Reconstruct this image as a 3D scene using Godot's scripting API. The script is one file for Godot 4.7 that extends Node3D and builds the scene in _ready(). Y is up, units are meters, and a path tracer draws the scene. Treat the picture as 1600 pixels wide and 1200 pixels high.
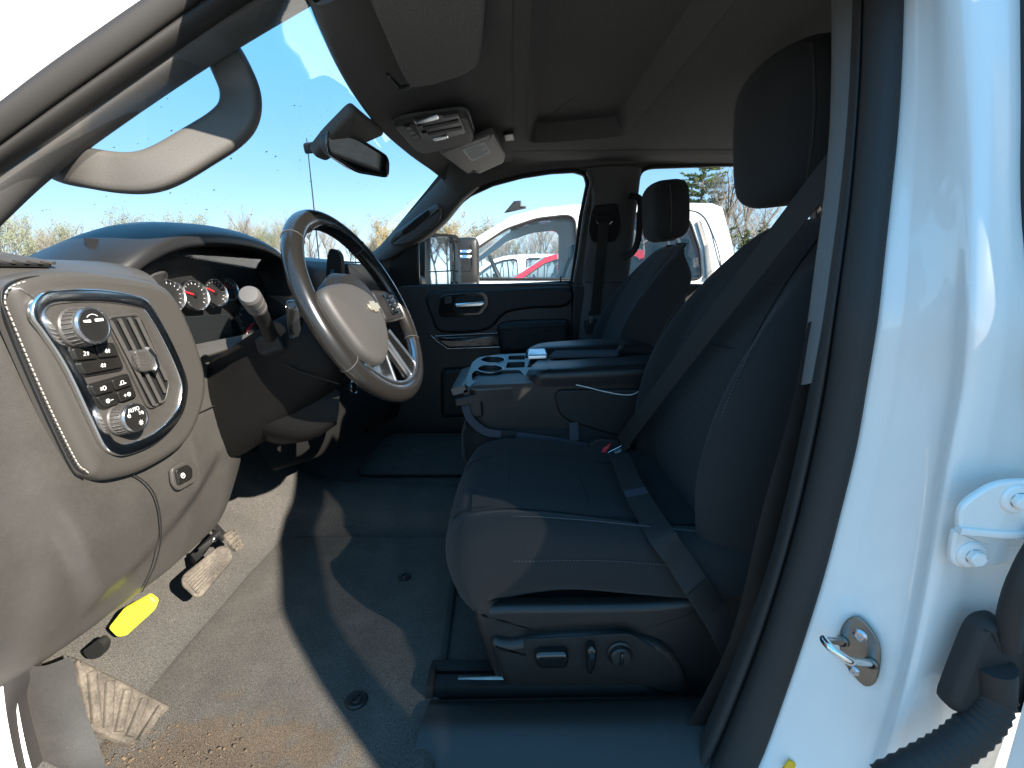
extends Node3D
# A pickup cab seen through its open driver's door.
# x runs toward the tailgate, y up, -z toward the passenger side. Units are metres.
const FPX := 760.0
const CAM := Vector3(0, 1.43, 0)
const PITCH := 0.219911
var M := {}
var taken := {}

# ---- pixels to directions; the depth always comes from the plane handed in
func ray(px, py) -> Vector3:
	var u = (px - 800.0) / FPX
	var v = (600.0 - py) / FPX
	return Vector3(u, v * cos(PITCH) - sin(PITCH), -(cos(PITCH) + v * sin(PITCH)))
func qz(px, py, z) -> Vector3:
	var r = ray(px, py); return CAM + r * (z / r.z)
func qy(px, py, y) -> Vector3:
	var r = ray(px, py); return CAM + r * ((y - CAM.y) / r.y)
func qx(px, py, x) -> Vector3:
	var r = ray(px, py); return CAM + r * (x / r.x)
func qp(px, py, pl: Plane) -> Vector3:
	var r = ray(px, py)
	return CAM + r * ((pl.d - pl.normal.dot(CAM)) / pl.normal.dot(r))
func ZZ(a, z) -> Array:
	var o = []
	for p in a: o.append(qz(p[0], p[1], p[2] if p.size() > 2 else z))
	return o
func YY(a, y) -> Array:
	var o = []
	for p in a: o.append(qy(p[0], p[1], y))
	return o
func XX(a, x) -> Array:
	var o = []
	for p in a: o.append(qx(p[0], p[1], p[2] if p.size() > 2 else x))
	return o
func PP(a, pl) -> Array:
	var o = []
	for p in a: o.append(qp(p[0], p[1], pl))
	return o

# ---- curves
func cr(a, b, c, d, t):
	return 0.5 * ((2.0 * b) + (c - a) * t + (2.0 * a - 5.0 * b + 4.0 * c - d) * t * t + (3.0 * b - a - 3.0 * c + d) * t * t * t)
func crv(p: Array, n := 6, closed := false) -> Array:
	var o = []
	var m = p.size()
	for i in (m if closed else m - 1):
		var a; var b = p[i]; var c; var d
		if closed:
			a = p[(i - 1 + m) % m]; c = p[(i + 1) % m]; d = p[(i + 2) % m]
		else:
			c = p[i + 1]
			a = p[i - 1] if i > 0 else b * 2.0 - c
			d = p[i + 2] if i + 2 < m else c * 2.0 - b
		for k in n: o.append(cr(a, b, c, d, float(k) / n))
	if not closed: o.append(p[m - 1])
	return o
func rnd(p: Array, r, n := 4) -> Array:     # closed outline with its corners rounded
	var o = []
	var m = p.size()
	for i in m:
		var b = p[i]; var a = p[(i - 1 + m) % m]; var c = p[(i + 1) % m]
		var ra = min(r, (a - b).length() * 0.48); var rc = min(r, (c - b).length() * 0.48)
		var s = b + (a - b).normalized() * ra; var e = b + (c - b).normalized() * rc
		for k in n + 1:
			var t = float(k) / n
			o.append(s.lerp(b, t).lerp(b.lerp(e, t), t))
	return o

# ---- mesh building
func mesh() -> SurfaceTool:
	var st := SurfaceTool.new(); st.begin(Mesh.PRIMITIVE_TRIANGLES); return st
func tri(st, a, b, c):
	st.add_vertex(a); st.add_vertex(b); st.add_vertex(c)
func quad(st, a, b, c, d):
	tri(st, a, b, c); tri(st, a, c, d)
func skin(st, rings: Array, closed_ring := true, closed_path := false):
	for i in (rings.size() if closed_path else rings.size() - 1):
		var r = rings[i]; var s = rings[(i + 1) % rings.size()]
		var m = r.size()
		for j in (m if closed_ring else m - 1):
			var k = (j + 1) % m
			quad(st, r[j], r[k], s[k], s[j])
func fan(st, r: Array):
	var c = Vector3.ZERO
	for p in r: c += p
	c /= r.size()
	for j in r.size(): tri(st, c, r[j], r[(j + 1) % r.size()])
func flat_fill(st, r: Array, n: Vector3):
	var u = n.cross(Vector3.UP if abs(n.y) < 0.9 else Vector3.RIGHT).normalized(); var v = n.cross(u)
	var q = PackedVector2Array()
	for p in r: q.append(Vector2(p.dot(u), p.dot(v)) * 1000.0)
	var t = Geometry2D.triangulate_polygon(q)
	if t.is_empty(): fan(st, r)
	else:
		for i in range(0, t.size(), 3): tri(st, r[t[i]], r[t[i + 1]], r[t[i + 2]])
func insets(o: Array, n: Vector3) -> Array:
	var area = 0.0
	var m = o.size()
	for i in m: area += o[i].cross(o[(i + 1) % m]).dot(n)
	var sg = 1.0 if area > 0 else -1.0
	var out = []
	for i in m:
		var e1 = (o[i] - o[(i - 1 + m) % m]).normalized(); var e2 = (o[(i + 1) % m] - o[i]).normalized()
		var a = n.cross(e1) * sg; var b = n.cross(e2) * sg
		var s = (a + b)
		if s.length() < 0.001: s = a
		s = s.normalized()
		out.append(s / max(0.5, s.dot(a)))
	return out
func slab(o: Array, d: Vector3, bev := 0.003, steps := 3, st = null, dome := 0.0) -> SurfaceTool:
	if st == null: st = mesh()
	var n = d.normalized(); var L = d.length()
	var ins = insets(o, n)
	var rings = [o.duplicate()]
	for k in steps + 1:
		var a = PI / 2 * k / steps
		var r = []
		for i in o.size(): r.append(o[i] + ins[i] * bev * (1.0 - cos(a)) + n * (L - bev + bev * sin(a)))
		rings.append(r)
	st.set_smooth_group(0)
	if dome > 0.0:
		var last = rings[-1]
		var c = Vector3.ZERO
		for p in last: c += p
		c /= last.size()
		for k in range(1, 5):
			var f = k / 5.0
			var r = []
			for p in last: r.append(p.lerp(c, f) + n * dome * sin(f * PI / 2))
			rings.append(r)
		skin(st, rings); fan(st, rings[-1])
	else:
		skin(st, rings)
		st.set_smooth_group(1); flat_fill(st, rings[-1], n)
	st.set_smooth_group(2); flat_fill(st, o, n); st.set_smooth_group(0)
	return st
func plate(outer: Array, holes: Array, d: Vector3, st = null) -> SurfaceTool:   # sheet with openings
	if st == null: st = mesh()
	var n = d.normalized()
	var u = n.cross(Vector3.UP if abs(n.y) < 0.9 else Vector3.RIGHT).normalized(); var v = n.cross(u)
	var flat = func(loop) -> PackedVector2Array:
		var q = PackedVector2Array()
		for p in loop: q.append(Vector2(p.dot(u), p.dot(v)) * 100.0)
		return q
	var pieces = [flat.call(outer)]
	for h in holes:
		var q = flat.call(h)
		var cx = 0.0
		for p in q: cx += p.x / q.size()
		var next = []
		for pc in pieces:
			for half in [PackedVector2Array([Vector2(cx - 9e3, -9e3), Vector2(cx, -9e3), Vector2(cx, 9e3), Vector2(cx - 9e3, 9e3)]), PackedVector2Array([Vector2(cx, -9e3), Vector2(cx + 9e3, -9e3), Vector2(cx + 9e3, 9e3), Vector2(cx, 9e3)])]:
				for part_ in Geometry2D.intersect_polygons(pc, half):
					for rest in Geometry2D.clip_polygons(part_, q): next.append(rest)
		pieces = next
	var loops = [outer] + holes
	var lift = func(q: Vector2) -> Vector3:       # back to 3-D: depth from the nearest point of any loop
		var best = 1e9; var dep = 0.0
		for loop in loops:
			for i in loop.size():
				var a = loop[i]; var b = loop[(i + 1) % loop.size()]
				var a2 = Vector2(a.dot(u), a.dot(v)) * 100.0; var b2 = Vector2(b.dot(u), b.dot(v)) * 100.0
				var f = clamp((q - a2).dot(b2 - a2) / max(1e-9, (b2 - a2).length_squared()), 0.0, 1.0)
				var dd = a2.lerp(b2, f).distance_to(q)
				if dd < best: best = dd; dep = lerp(a.dot(n), b.dot(n), f)
		return u * q.x / 100.0 + v * q.y / 100.0 + n * dep
	for pc in pieces:
		var t = Geometry2D.triangulate_polygon(pc)
		var w = []
		for q in pc: w.append(lift.call(q))
		for i in range(0, t.size(), 3):
			st.set_smooth_group(1); tri(st, w[t[i]], w[t[i + 1]], w[t[i + 2]])
			st.set_smooth_group(2); tri(st, w[t[i]] - d, w[t[i + 2]] - d, w[t[i + 1]] - d)
	st.set_smooth_group(3)
	for loop in loops:
		var b = []
		for p in loop: b.append(p - d)
		skin(st, [loop, b])
	return st
func sweep(path: Array, prof: Array, up: Vector3, closed_path := false, closed_prof := true, scale_by = null, st = null, caps := true) -> SurfaceTool:
	if st == null: st = mesh()
	var rings = []
	var m = path.size()
	for i in m:
		var t
		if closed_path: t = path[(i + 1) % m] - path[(i - 1 + m) % m]
		else: t = path[min(i + 1, m - 1)] - path[max(i - 1, 0)]
		t = t.normalized()
		var n = (up - t * up.dot(t)).normalized(); var b = t.cross(n)
		var s = 1.0
		if scale_by != null: s = scale_by[i] if scale_by is Array else scale_by.call(float(i) / (m - 1))
		var r = []
		for q in prof: r.append(path[i] + (b * q.x + n * q.y) * s)
		rings.append(r)
	st.set_smooth_group(0)
	skin(st, rings, closed_prof, closed_path)
	if caps and closed_prof and not closed_path:
		st.set_smooth_group(1); fan(st, rings[0]); st.set_smooth_group(2); fan(st, rings[-1]); st.set_smooth_group(0)
	return st
func circ(r, n := 10, ry = null) -> Array:
	var o = []
	for i in n: o.append(Vector2(cos(TAU * i / n) * r, sin(TAU * i / n) * (r if ry == null else ry)))
	return o
func rect2(w, h, r := 0.0) -> Array:
	var p = [Vector2(-w, -h), Vector2(w, -h), Vector2(w, h), Vector2(-w, h)]
	return rnd(p, r, 3) if r > 0 else p
func tube(path, r, sides := 10, st = null, up := Vector3(0.31, 0.8, 0.52), scale_by = null, closed := false) -> SurfaceTool:
	return sweep(path, circ(r, sides), up, closed, true, scale_by, st)
func frame(axis: Vector3) -> Basis:
	var a = axis.normalized()
	var u = a.cross(Vector3.UP if abs(a.y) < 0.95 else Vector3.RIGHT).normalized()
	return Basis(u, a.cross(u).normalized(), a)     # z column is the axis
func lathe(prof: Array, at: Vector3, axis: Vector3, n := 24, st = null) -> SurfaceTool:   # prof: [radius, height]
	if st == null: st = mesh()
	var b = frame(axis)
	var rings = []
	for q in prof:
		var r = []
		for i in n: r.append(at + b.x * (cos(TAU * i / n) * q[0]) + b.y * (sin(TAU * i / n) * q[0]) + b.z * q[1])
		rings.append(r)
	for i in rings.size() - 1:
		st.set_smooth_group(i % 30)
		skin(st, [rings[i], rings[i + 1]])
	return st
func disc(at, axis, r, n := 20, st = null) -> SurfaceTool:
	if st == null: st = mesh()
	var b = frame(axis); var o = []
	for i in n: o.append(at + b.x * (cos(TAU * i / n) * r) + b.y * (sin(TAU * i / n) * r))
	fan(st, o); return st
func patch(g: Array, ku := 4, kv := 4, st = null, closed_rows := false, warp = null) -> SurfaceTool:   # smooth sheet through a grid of points
	if st == null: st = mesh()
	var rows = []
	for r in g: rows.append(crv(r, kv, closed_rows))
	var cols = []
	for j in rows[0].size():
		var c = []
		for r in rows: c.append(r[j])
		var line = crv(c, ku)
		if warp != null:
			for i in line.size(): line[i] = warp.call(line[i])
		cols.append(line)
	st.set_smooth_group(0)
	skin(st, cols, false, closed_rows)
	return st
func rblock(c: Vector3, s: Vector3, r: float, b := Basis.IDENTITY, n := 6, st = null, warp = null) -> SurfaceTool:   # block with rounded edges
	if st == null: st = mesh()
	st.set_smooth_group(0)
	var h = s * 0.5
	r = min(r, min(h.x, min(h.y, h.z)) * 0.999)
	for f in 6:
		var ax = f / 2; var sg = 1.0 if f % 2 == 0 else -1.0
		var g = []
		for i in n + 1:
			var row = []
			for j in n + 1:
				var p = Vector3.ZERO
				var u = sin((float(i) / n - 0.5) * PI) ; var v = sin((float(j) / n - 0.5) * PI)
				u = lerp(u, (float(i) / n - 0.5) * 2.0, 0.35); v = lerp(v, (float(j) / n - 0.5) * 2.0, 0.35)
				p[ax] = sg * h[ax]; p[(ax + 1) % 3] = u * h[(ax + 1) % 3]; p[(ax + 2) % 3] = v * h[(ax + 2) % 3]
				var q = p.clamp(-h + Vector3.ONE * r, h - Vector3.ONE * r)
				p = q + (p - q).normalized() * r
				if warp != null: p = warp.call(p)
				row.append(c + b * p)
			g.append(row)
		skin(st, g, false)
	return st

# ---- nodes
func numbered(nm: String) -> String:
	if not taken.has(nm): taken[nm] = 0; return nm
	taken[nm] += 1
	return "%s_%03d" % [nm, taken[nm]]
func thing(nm, label, cat, at := Vector3.ZERO, group := "") -> Node3D:
	var o := Node3D.new(); o.name = numbered(nm); add_child(o); o.position = at
	o.set_meta("label", label); o.set_meta("category", cat)
	if group != "": o.set_meta("group", group)
	return o
func part(nm, st: SurfaceTool, m, parent: Node3D, label := "") -> MeshInstance3D:
	st.generate_normals()
	return part_mesh(nm, st.commit(), m, parent, label)
func part_mesh(nm, me: Mesh, m, parent: Node3D, label := "") -> MeshInstance3D:
	var o := MeshInstance3D.new(); o.name = nm; o.mesh = me; o.material_override = m
	if not (parent is MeshInstance3D): o.position = -parent.position
	parent.add_child(o, true)
	if label != "": o.set_meta("label", label)
	return o
func single(nm, st: SurfaceTool, m, label, cat, group := "") -> MeshInstance3D:
	st.generate_normals()
	var o := MeshInstance3D.new(); o.name = numbered(nm); o.mesh = st.commit(); o.material_override = m
	add_child(o); o.set_meta("label", label); o.set_meta("category", cat)
	if group != "": o.set_meta("group", group)
	return o
func setting(nm, st: SurfaceTool, m) -> MeshInstance3D:
	st.generate_normals()
	var o := MeshInstance3D.new(); o.name = numbered(nm); o.mesh = st.commit(); o.material_override = m
	add_child(o); o.set_meta("kind", "structure"); return o
func lettering(txt, size, at: Vector3, right: Vector3, up: Vector3, m, parent, nm := "lettering"):
	var t := TextMesh.new(); var f := SystemFont.new(); f.font_names = PackedStringArray(["Droid Sans"])
	t.font = f; t.text = txt; t.font_size = 32; t.pixel_size = size / 32.0; t.depth = 0.0004
	var o := MeshInstance3D.new(); o.name = nm; o.mesh = t; o.material_override = m
	var x = right.normalized(); var z = x.cross(up).normalized(); var y = z.cross(x)
	var base = -parent.position if not (parent is MeshInstance3D) else Vector3.ZERO
	o.transform = Transform3D(Basis(x, y, z), at + base)
	parent.add_child(o, true)

# ---- materials
var T := {}
func gray_tex(nm, n, fn: Callable):
	var im := Image.create(n, n, false, Image.FORMAT_RGB8)
	for y in n:
		for x in n:
			var v = clamp(fn.call(x, y), 0.0, 1.0); im.set_pixel(x, y, Color(v, v, v))
	T[nm] = ImageTexture.create_from_image(im)
	var bm = im.duplicate(); bm.convert(Image.FORMAT_RGBA8); bm.bump_map_to_normal_map(3.0)
	T[nm + "_n"] = ImageTexture.create_from_image(bm)
func noise_im(n, freq, oct, seed_) -> Image:
	var f := FastNoiseLite.new(); f.seed = seed_; f.frequency = freq; f.fractal_octaves = oct
	f.noise_type = FastNoiseLite.TYPE_SIMPLEX_SMOOTH
	return f.get_seamless_image(n, n)
func mat(nm, col: Color, rough, opt := {}) -> StandardMaterial3D:
	var m := StandardMaterial3D.new()
	m.albedo_color = col.linear_to_srgb(); m.roughness = rough
	m.cull_mode = BaseMaterial3D.CULL_DISABLED
	if opt.has("metal"): m.metallic = opt.metal
	if opt.has("tex"):
		m.albedo_texture = T[opt.tex]; m.uv1_triplanar = true; m.uv1_scale = Vector3.ONE * opt.get("sc", 4.0)
	if opt.has("nrm"):
		m.normal_enabled = true; m.normal_texture = T[opt.nrm + "_n"]; m.normal_scale = opt.get("ns", 0.5)
		m.uv1_triplanar = true; m.uv1_scale = Vector3.ONE * opt.get("sc", 4.0)
	if opt.has("coat"):
		m.clearcoat_enabled = true; m.clearcoat = opt.coat; m.clearcoat_roughness = opt.get("cr", 0.05)
	if opt.has("alpha"):
		m.transparency = BaseMaterial3D.TRANSPARENCY_ALPHA; m.albedo_color.a = opt.alpha
	if opt.has("sheen"):
		m.rim_enabled = true; m.rim = opt.sheen; m.rim_tint = 0.5
	if opt.has("spec"): m.metallic_specular = opt.spec
	M[nm] = m
	return m
func G(v, a := 1.0) -> Color: return Color(v, v, v, a)
func make_materials():
	var a = noise_im(512, 0.006, 4, 3); var b = noise_im(512, 0.05, 3, 9); var c = noise_im(512, 0.30, 2, 5)
	var rg := RandomNumberGenerator.new(); rg.seed = 77
	gray_tex("dust", 512, func(x, y): return 0.78 + 0.09 * (a.get_pixel(x, y).r - 0.5) + 0.06 * (b.get_pixel(x, y).r - 0.5) + 0.16 * (c.get_pixel(x, y).r - 0.5) + (0.2 if rg.randf() > 0.9985 else 0.0))
	gray_tex("grain", 256, func(x, y): return 0.80 + 0.32 * (c.get_pixel(x, y).r - 0.5) + rg.randf_range(-0.03, 0.03))
	gray_tex("cloth", 256, func(x, y): return 0.74 + 0.12 * sin(x * TAU / 4.0) * cos(y * TAU / 4.0) + rg.randf_range(-0.14, 0.14))
	gray_tex("weave", 256, func(x, y): return 0.66 + (0.22 if (x / 4 + y / 4) % 2 == 0 else -0.12) * (0.6 + 0.4 * sin(y * TAU / 32.0)) + rg.randf_range(-0.10, 0.10))
	gray_tex("carpet", 512, func(x, y): return 0.70 + rg.randf_range(-0.24, 0.24) + 0.25 * (c.get_pixel(x, y).r - 0.5) + 0.12 * (a.get_pixel(x, y).r - 0.5))
	gray_tex("soil", 512, func(x, y): return 0.72 + 0.5 * (a.get_pixel(x, y).r - 0.5) + 0.35 * (b.get_pixel(x, y).r - 0.5) + rg.randf_range(-0.08, 0.08))
	# cab trim
	mat("trim", Color(0.099, 0.092, 0.083), 0.44, {"tex": "dust", "nrm": "grain", "ns": 0.12, "sc": 3.0})
	mat("leather", Color(0.096, 0.088, 0.078), 0.40, {"tex": "grain", "nrm": "grain", "ns": 0.3, "sc": 12.0})
	mat("pad", Color(0.024, 0.024, 0.025), 0.4, {"tex": "grain", "nrm": "grain", "ns": 0.2, "sc": 9.0})
	mat("plastic", Color(0.0205, 0.0190, 0.0172), 0.45, {"tex": "dust", "nrm": "grain", "ns": 0.2, "sc": 8.0})
	mat("shroud", Color(0.0085, 0.008, 0.0075), 0.6, {"spec": 0.3, "tex": "dust", "sc": 7.0})
	mat("tray", Color(0.16, 0.155, 0.15), 0.35, {"tex": "grain", "sc": 9.0})
	mat("dark", Color(0.0135, 0.0128, 0.012), 0.6, {"tex": "dust", "sc": 7.0})
	mat("black", G(0.006), 0.7)
	mat("gloss", G(0.008), 0.12, {"coat": 0.6})
	mat("pillar", Color(0.125, 0.118, 0.112), 0.7, {"tex": "grain", "nrm": "grain", "ns": 0.25, "sc": 9.0})
	mat("handle", Color(0.15, 0.138, 0.123), 0.6, {"tex": "grain", "nrm": "grain", "ns": 0.2, "sc": 9.0})
	mat("visor", Color(0.24, 0.228, 0.205), 0.9, {"tex": "cloth", "nrm": "cloth", "ns": 0.2, "sc": 5.0})
	mat("liner", Color(0.185, 0.178, 0.162), 0.95, {"tex": "cloth", "nrm": "cloth", "ns": 0.2, "sc": 5.0})
	mat("cloth", Color(0.029, 0.0285, 0.0285), 0.95, {"tex": "cloth", "nrm": "cloth", "ns": 0.35, "sc": 7.0, "sheen": 0.3})
	mat("cloth2", Color(0.0225, 0.022, 0.022), 0.95, {"tex": "cloth", "nrm": "cloth", "ns": 0.35, "sc": 9.0, "sheen": 0.3})
	mat("insert", Color(0.026, 0.0255, 0.025), 0.95, {"tex": "weave", "nrm": "weave", "ns": 0.6, "sc": 7.0, "sheen": 0.3})
	mat("webbing", Color(0.034, 0.029, 0.026), 0.8, {"tex": "cloth", "nrm": "cloth", "ns": 0.4, "sc": 16.0})
	mat("strap", Color(0.085, 0.088, 0.11), 0.8, {"tex": "cloth", "sc": 16.0})
	mat("carpet", Color(0.135, 0.125, 0.111), 1.0, {"tex": "carpet", "nrm": "carpet", "ns": 0.7, "sc": 2.2})
	mat("mat_carpet", Color(0.185, 0.166, 0.144), 1.0, {"tex": "carpet", "nrm": "carpet", "ns": 0.7, "sc": 2.6})
	M.mat_carpet.vertex_color_use_as_albedo = true
	mat("rubber", Color(0.185, 0.155, 0.120), 0.85, {"tex": "soil", "nrm": "dust", "ns": 0.3, "sc": 7.0})
	mat("dirt", Color(0.25, 0.17, 0.10), 1.0, {"tex": "soil", "nrm": "carpet", "ns": 0.6, "sc": 9.0})
	mat("seal", Color(0.038, 0.034, 0.031), 0.7, {"tex": "grain", "nrm": "grain", "ns": 0.4, "sc": 14.0})
	mat("gray_trim", Color(0.20, 0.205, 0.20), 0.6, {"tex": "grain", "sc": 9.0})
	mat("chrome", G(0.88), 0.18, {"metal": 1.0})
	mat("satin", Color(0.55, 0.56, 0.58), 0.3, {"metal": 1.0})
	mat("zinc", Color(0.42, 0.40, 0.36), 0.34, {"metal": 1.0, "tex": "dust", "sc": 14.0})
	mat("paint", Color(0.82, 0.795, 0.75), 0.32, {"coat": 1.0, "cr": 0.04})
	mat("paint_matte", Color(0.74, 0.74, 0.72), 0.5, {"tex": "grain", "sc": 6.0})
	mat("red_paint", Color(0.52, 0.012, 0.022), 0.3, {"coat": 1.0})
	mat("glass", Color(0.10, 0.16, 0.15), 0.02, {"alpha": 0.07})
	mat("clear", G(0.02), 0.04, {"alpha": 0.05})
	mat("green_glass", Color(0.10, 0.14, 0.08), 0.02, {"alpha": 0.86})
	mat("privacy_glass", Color(0.03, 0.05, 0.06), 0.02, {"alpha": 0.28})
	mat("mirror", G(0.9), 0.02, {"metal": 1.0})
	mat("dim_mirror", Color(0.16, 0.18, 0.18), 0.04, {"metal": 1.0})
	mat("screen", Color(0.014, 0.016, 0.017), 0.38)
	mat("white_ink", G(0.75), 0.6)
	mat("red_ink", Color(0.75, 0.02, 0.03), 0.5)
	mat("red_plastic", Color(0.62, 0.03, 0.04), 0.45)
	mat("thread", Color(0.36, 0.33, 0.28), 0.8)
	mat("gray_thread", Color(0.06, 0.06, 0.062), 0.8)
	mat("paper", Color(0.66, 0.69, 0.66), 0.8)
	mat("yellow", Color(0.92, 0.93, 0.05), 0.5)
	mat("orange", Color(0.85, 0.50, 0.02), 0.6)
	mat("wood", Color(0.105, 0.070, 0.052), 0.25, {"tex": "soil", "sc": 5.0, "coat": 0.5})
	mat("rim_leather", Color(0.022, 0.020, 0.018), 0.25, {"coat": 0.4, "cr": 0.15, "tex": "grain", "nrm": "grain", "ns": 0.12, "sc": 10.0})
	mat("hub", Color(0.076, 0.072, 0.067), 0.55, {"tex": "grain", "nrm": "grain", "ns": 0.2, "sc": 10.0})
	mat("emblem", Color(0.78, 0.70, 0.52), 0.25, {"metal": 0.8})
	mat("asphalt", Color(0.30, 0.275, 0.24), 0.95, {"tex": "soil", "sc": 0.6})
	mat("bark", Color(0.13, 0.105, 0.085), 1.0)
	mat("twig", Color(0.34, 0.29, 0.22), 1.0)
	mat("twig_gold", Color(0.46, 0.34, 0.13), 1.0)
	mat("bud", Color(0.36, 0.31, 0.19), 1.0)
	mat("needle", Color(0.13, 0.17, 0.04), 1.0)
	mat("bud_green", Color(0.29, 0.31, 0.15), 1.0)
	mat("grass", Color(0.10, 0.12, 0.04), 1.0, {"tex": "soil", "sc": 0.5})
func _ready():
	# camera
	var cam := Camera3D.new(); cam.name = "camera"; add_child(cam)
	cam.position = CAM; cam.rotation.x = -PITCH
	cam.fov = rad_to_deg(2.0 * atan(600.0 / FPX)); cam.near = 0.05; cam.far = 900.0; cam.current = true
	# sky and air
	var sky := ProceduralSkyMaterial.new()
	sky.sky_top_color = Color(0.275, 0.50, 0.672)
	sky.sky_horizon_color = Color(0.67, 0.765, 0.805)
	sky.sky_curve = 0.085
	sky.sky_energy_multiplier = 1.08
	sky.ground_horizon_color = Color(0.55, 0.62, 0.62); sky.ground_bottom_color = Color(0.25, 0.24, 0.22)
	sky.sun_angle_max = 0.0
	var s := Sky.new(); s.sky_material = sky
	var e := Environment.new(); e.background_mode = Environment.BG_SKY; e.sky = s
	e.tonemap_mode = Environment.TONE_MAPPER_LINEAR; e.tonemap_exposure = 3.2
	e.background_energy_multiplier = 1.0
	e.sdfgi_enabled = true; e.ssao_enabled = true; e.ssil_enabled = true
	var we := WorldEnvironment.new(); we.name = "world_environment"; we.environment = e; add_child(we)
	# sun: over the truck's left rear quarter, coming in past the open rear door
	var sun := DirectionalLight3D.new(); sun.name = "sun"; add_child(sun)
	sun.look_at_from_position(Vector3(0.655, 0.50, 0.566) * 10.0, Vector3.ZERO)
	sun.light_energy = 1.6; sun.light_color = Color(1.0, 0.965, 0.915); sun.light_angular_distance = 0.53; sun.shadow_enabled = true
	make_materials()
	# the place
	surroundings()
	truck_shell()
	passenger_side()
	roof_lining()
	dashboard()
	wheel_and_column()
	footwell()
	seats()
	console()
	belts()
	roof_fittings()
	near_pillar_details()
# ---------------------------------------------------------------- outside
func limb(st, p: Vector3, d: Vector3, r0, r1):
	var b = frame(d); var q = p + d
	for k in 3:
		var a0 = TAU * k / 3; var a1 = TAU * (k + 1) / 3
		var c0 = b.x * cos(a0) + b.y * sin(a0); var c1 = b.x * cos(a1) + b.y * sin(a1)
		quad(st, p + c0 * r0, p + c1 * r0, q + c1 * r1, q + c0 * r1)
func grow(wood, twigs, rg, p: Vector3, d: Vector3, r, level, tips: Array):
	var n = 3 if level < 2 else 2
	var q = p; var dd = d / n
	for i in n:
		limb(wood if level < 2 else twigs, q, dd, r * (1.0 - 0.5 * i / n), r * (1.0 - 0.5 * (i + 1) / n))
		q += dd
		dd = (dd + Vector3(rg.randf_range(-1, 1), rg.randf_range(-0.3, 0.6), rg.randf_range(-1, 1)) * dd.length() * 0.22)
		if level < 4:
			for k in (4 if level == 0 else (3 if level < 3 else 2)):
				if rg.randf() < 0.85 and not (level == 0 and i == 0):
					var side = Vector3(rg.randf_range(-1, 1), rg.randf_range(0.2, 0.9), rg.randf_range(-1, 1)).normalized()
					grow(wood, twigs, rg, q - dd * rg.randf() * 0.6, (d.normalized() * 0.7 + side).normalized() * d.length() * rg.randf_range(0.42, 0.62), max(r * 0.42, 0.016), level + 1, tips)
	tips.append(q)
func bare_tree_mesh(sd, h):
	var rg := RandomNumberGenerator.new(); rg.seed = sd
	var w = mesh(); var t = mesh(); var tips = []
	grow(w, t, rg, Vector3.ZERO, Vector3(rg.randf_range(-0.06, 0.06), 0.72, 0) * h, h * 0.017, 0, tips)
	var l = mesh()
	for p in tips:
		for k in 2:
			var c = p + Vector3(rg.randf_range(-1, 1), rg.randf_range(-1, 1), rg.randf_range(-1, 1)) * 0.5
			var u = Vector3(rg.randf_range(-1, 1), rg.randf_range(-1, 1), rg.randf_range(-1, 1)).normalized() * 0.13
			var v = u.cross(Vector3(rg.randf(), rg.randf(), rg.randf())).normalized() * 0.13
			quad(l, c - u, c - v, c + u, c + v)
	w.generate_normals(); t.generate_normals(); l.generate_normals()
	return [w.commit(), t.commit(), l.commit()]
func pine_mesh(sd, h):
	var rg := RandomNumberGenerator.new(); rg.seed = sd
	var w = mesh(); var l = mesh()
	limb(w, Vector3.ZERO, Vector3(0, h, 0), h * 0.018, 0.02)
	var y = h * 0.14
	while y < h * 0.99:
		var f = 1.0 - y / h
		var nb = 5 + int(f * 4)
		for k in nb:
			var a = rg.randf() * TAU
			var L = h * (0.03 + 0.24 * pow(f, 0.8)) * rg.randf_range(0.6, 1.12)
			var d = Vector3(cos(a), rg.randf_range(-0.05, 0.42), sin(a)) * L
			var p = Vector3(0, y + rg.randf_range(-0.2, 0.2), 0)
			limb(w, p, d, 0.035, 0.01)
			var m = int(16 + L * 22)
			for j in m:
				var t = rg.randf_range(0.22, 1.05)
				var c = p + d * t + Vector3(rg.randf_range(-1, 1), rg.randf_range(-0.35, 0.5), rg.randf_range(-1, 1)) * (0.10 + 0.14 * L * (1.1 - t))
				var u = (d.normalized() + Vector3(rg.randf_range(-1, 1), rg.randf_range(-0.2, 1.0), rg.randf_range(-1, 1)) * 0.8).normalized() * rg.randf_range(0.14, 0.30)
				var v = u.cross(Vector3(rg.randf_range(-1, 1), rg.randf_range(-1, 1), rg.randf_range(-1, 1))).normalized() * rg.randf_range(0.04, 0.08)
				tri(l, c - v, c + u, c + v)
		y += h * rg.randf_range(0.018, 0.034)
	w.generate_normals(); l.generate_normals()
	return [w.commit(), l.commit()]
func put_mesh(nm, me, m, parent):
	var o := MeshInstance3D.new(); o.name = nm; o.mesh = me; o.material_override = m; parent.add_child(o, true)

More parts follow.
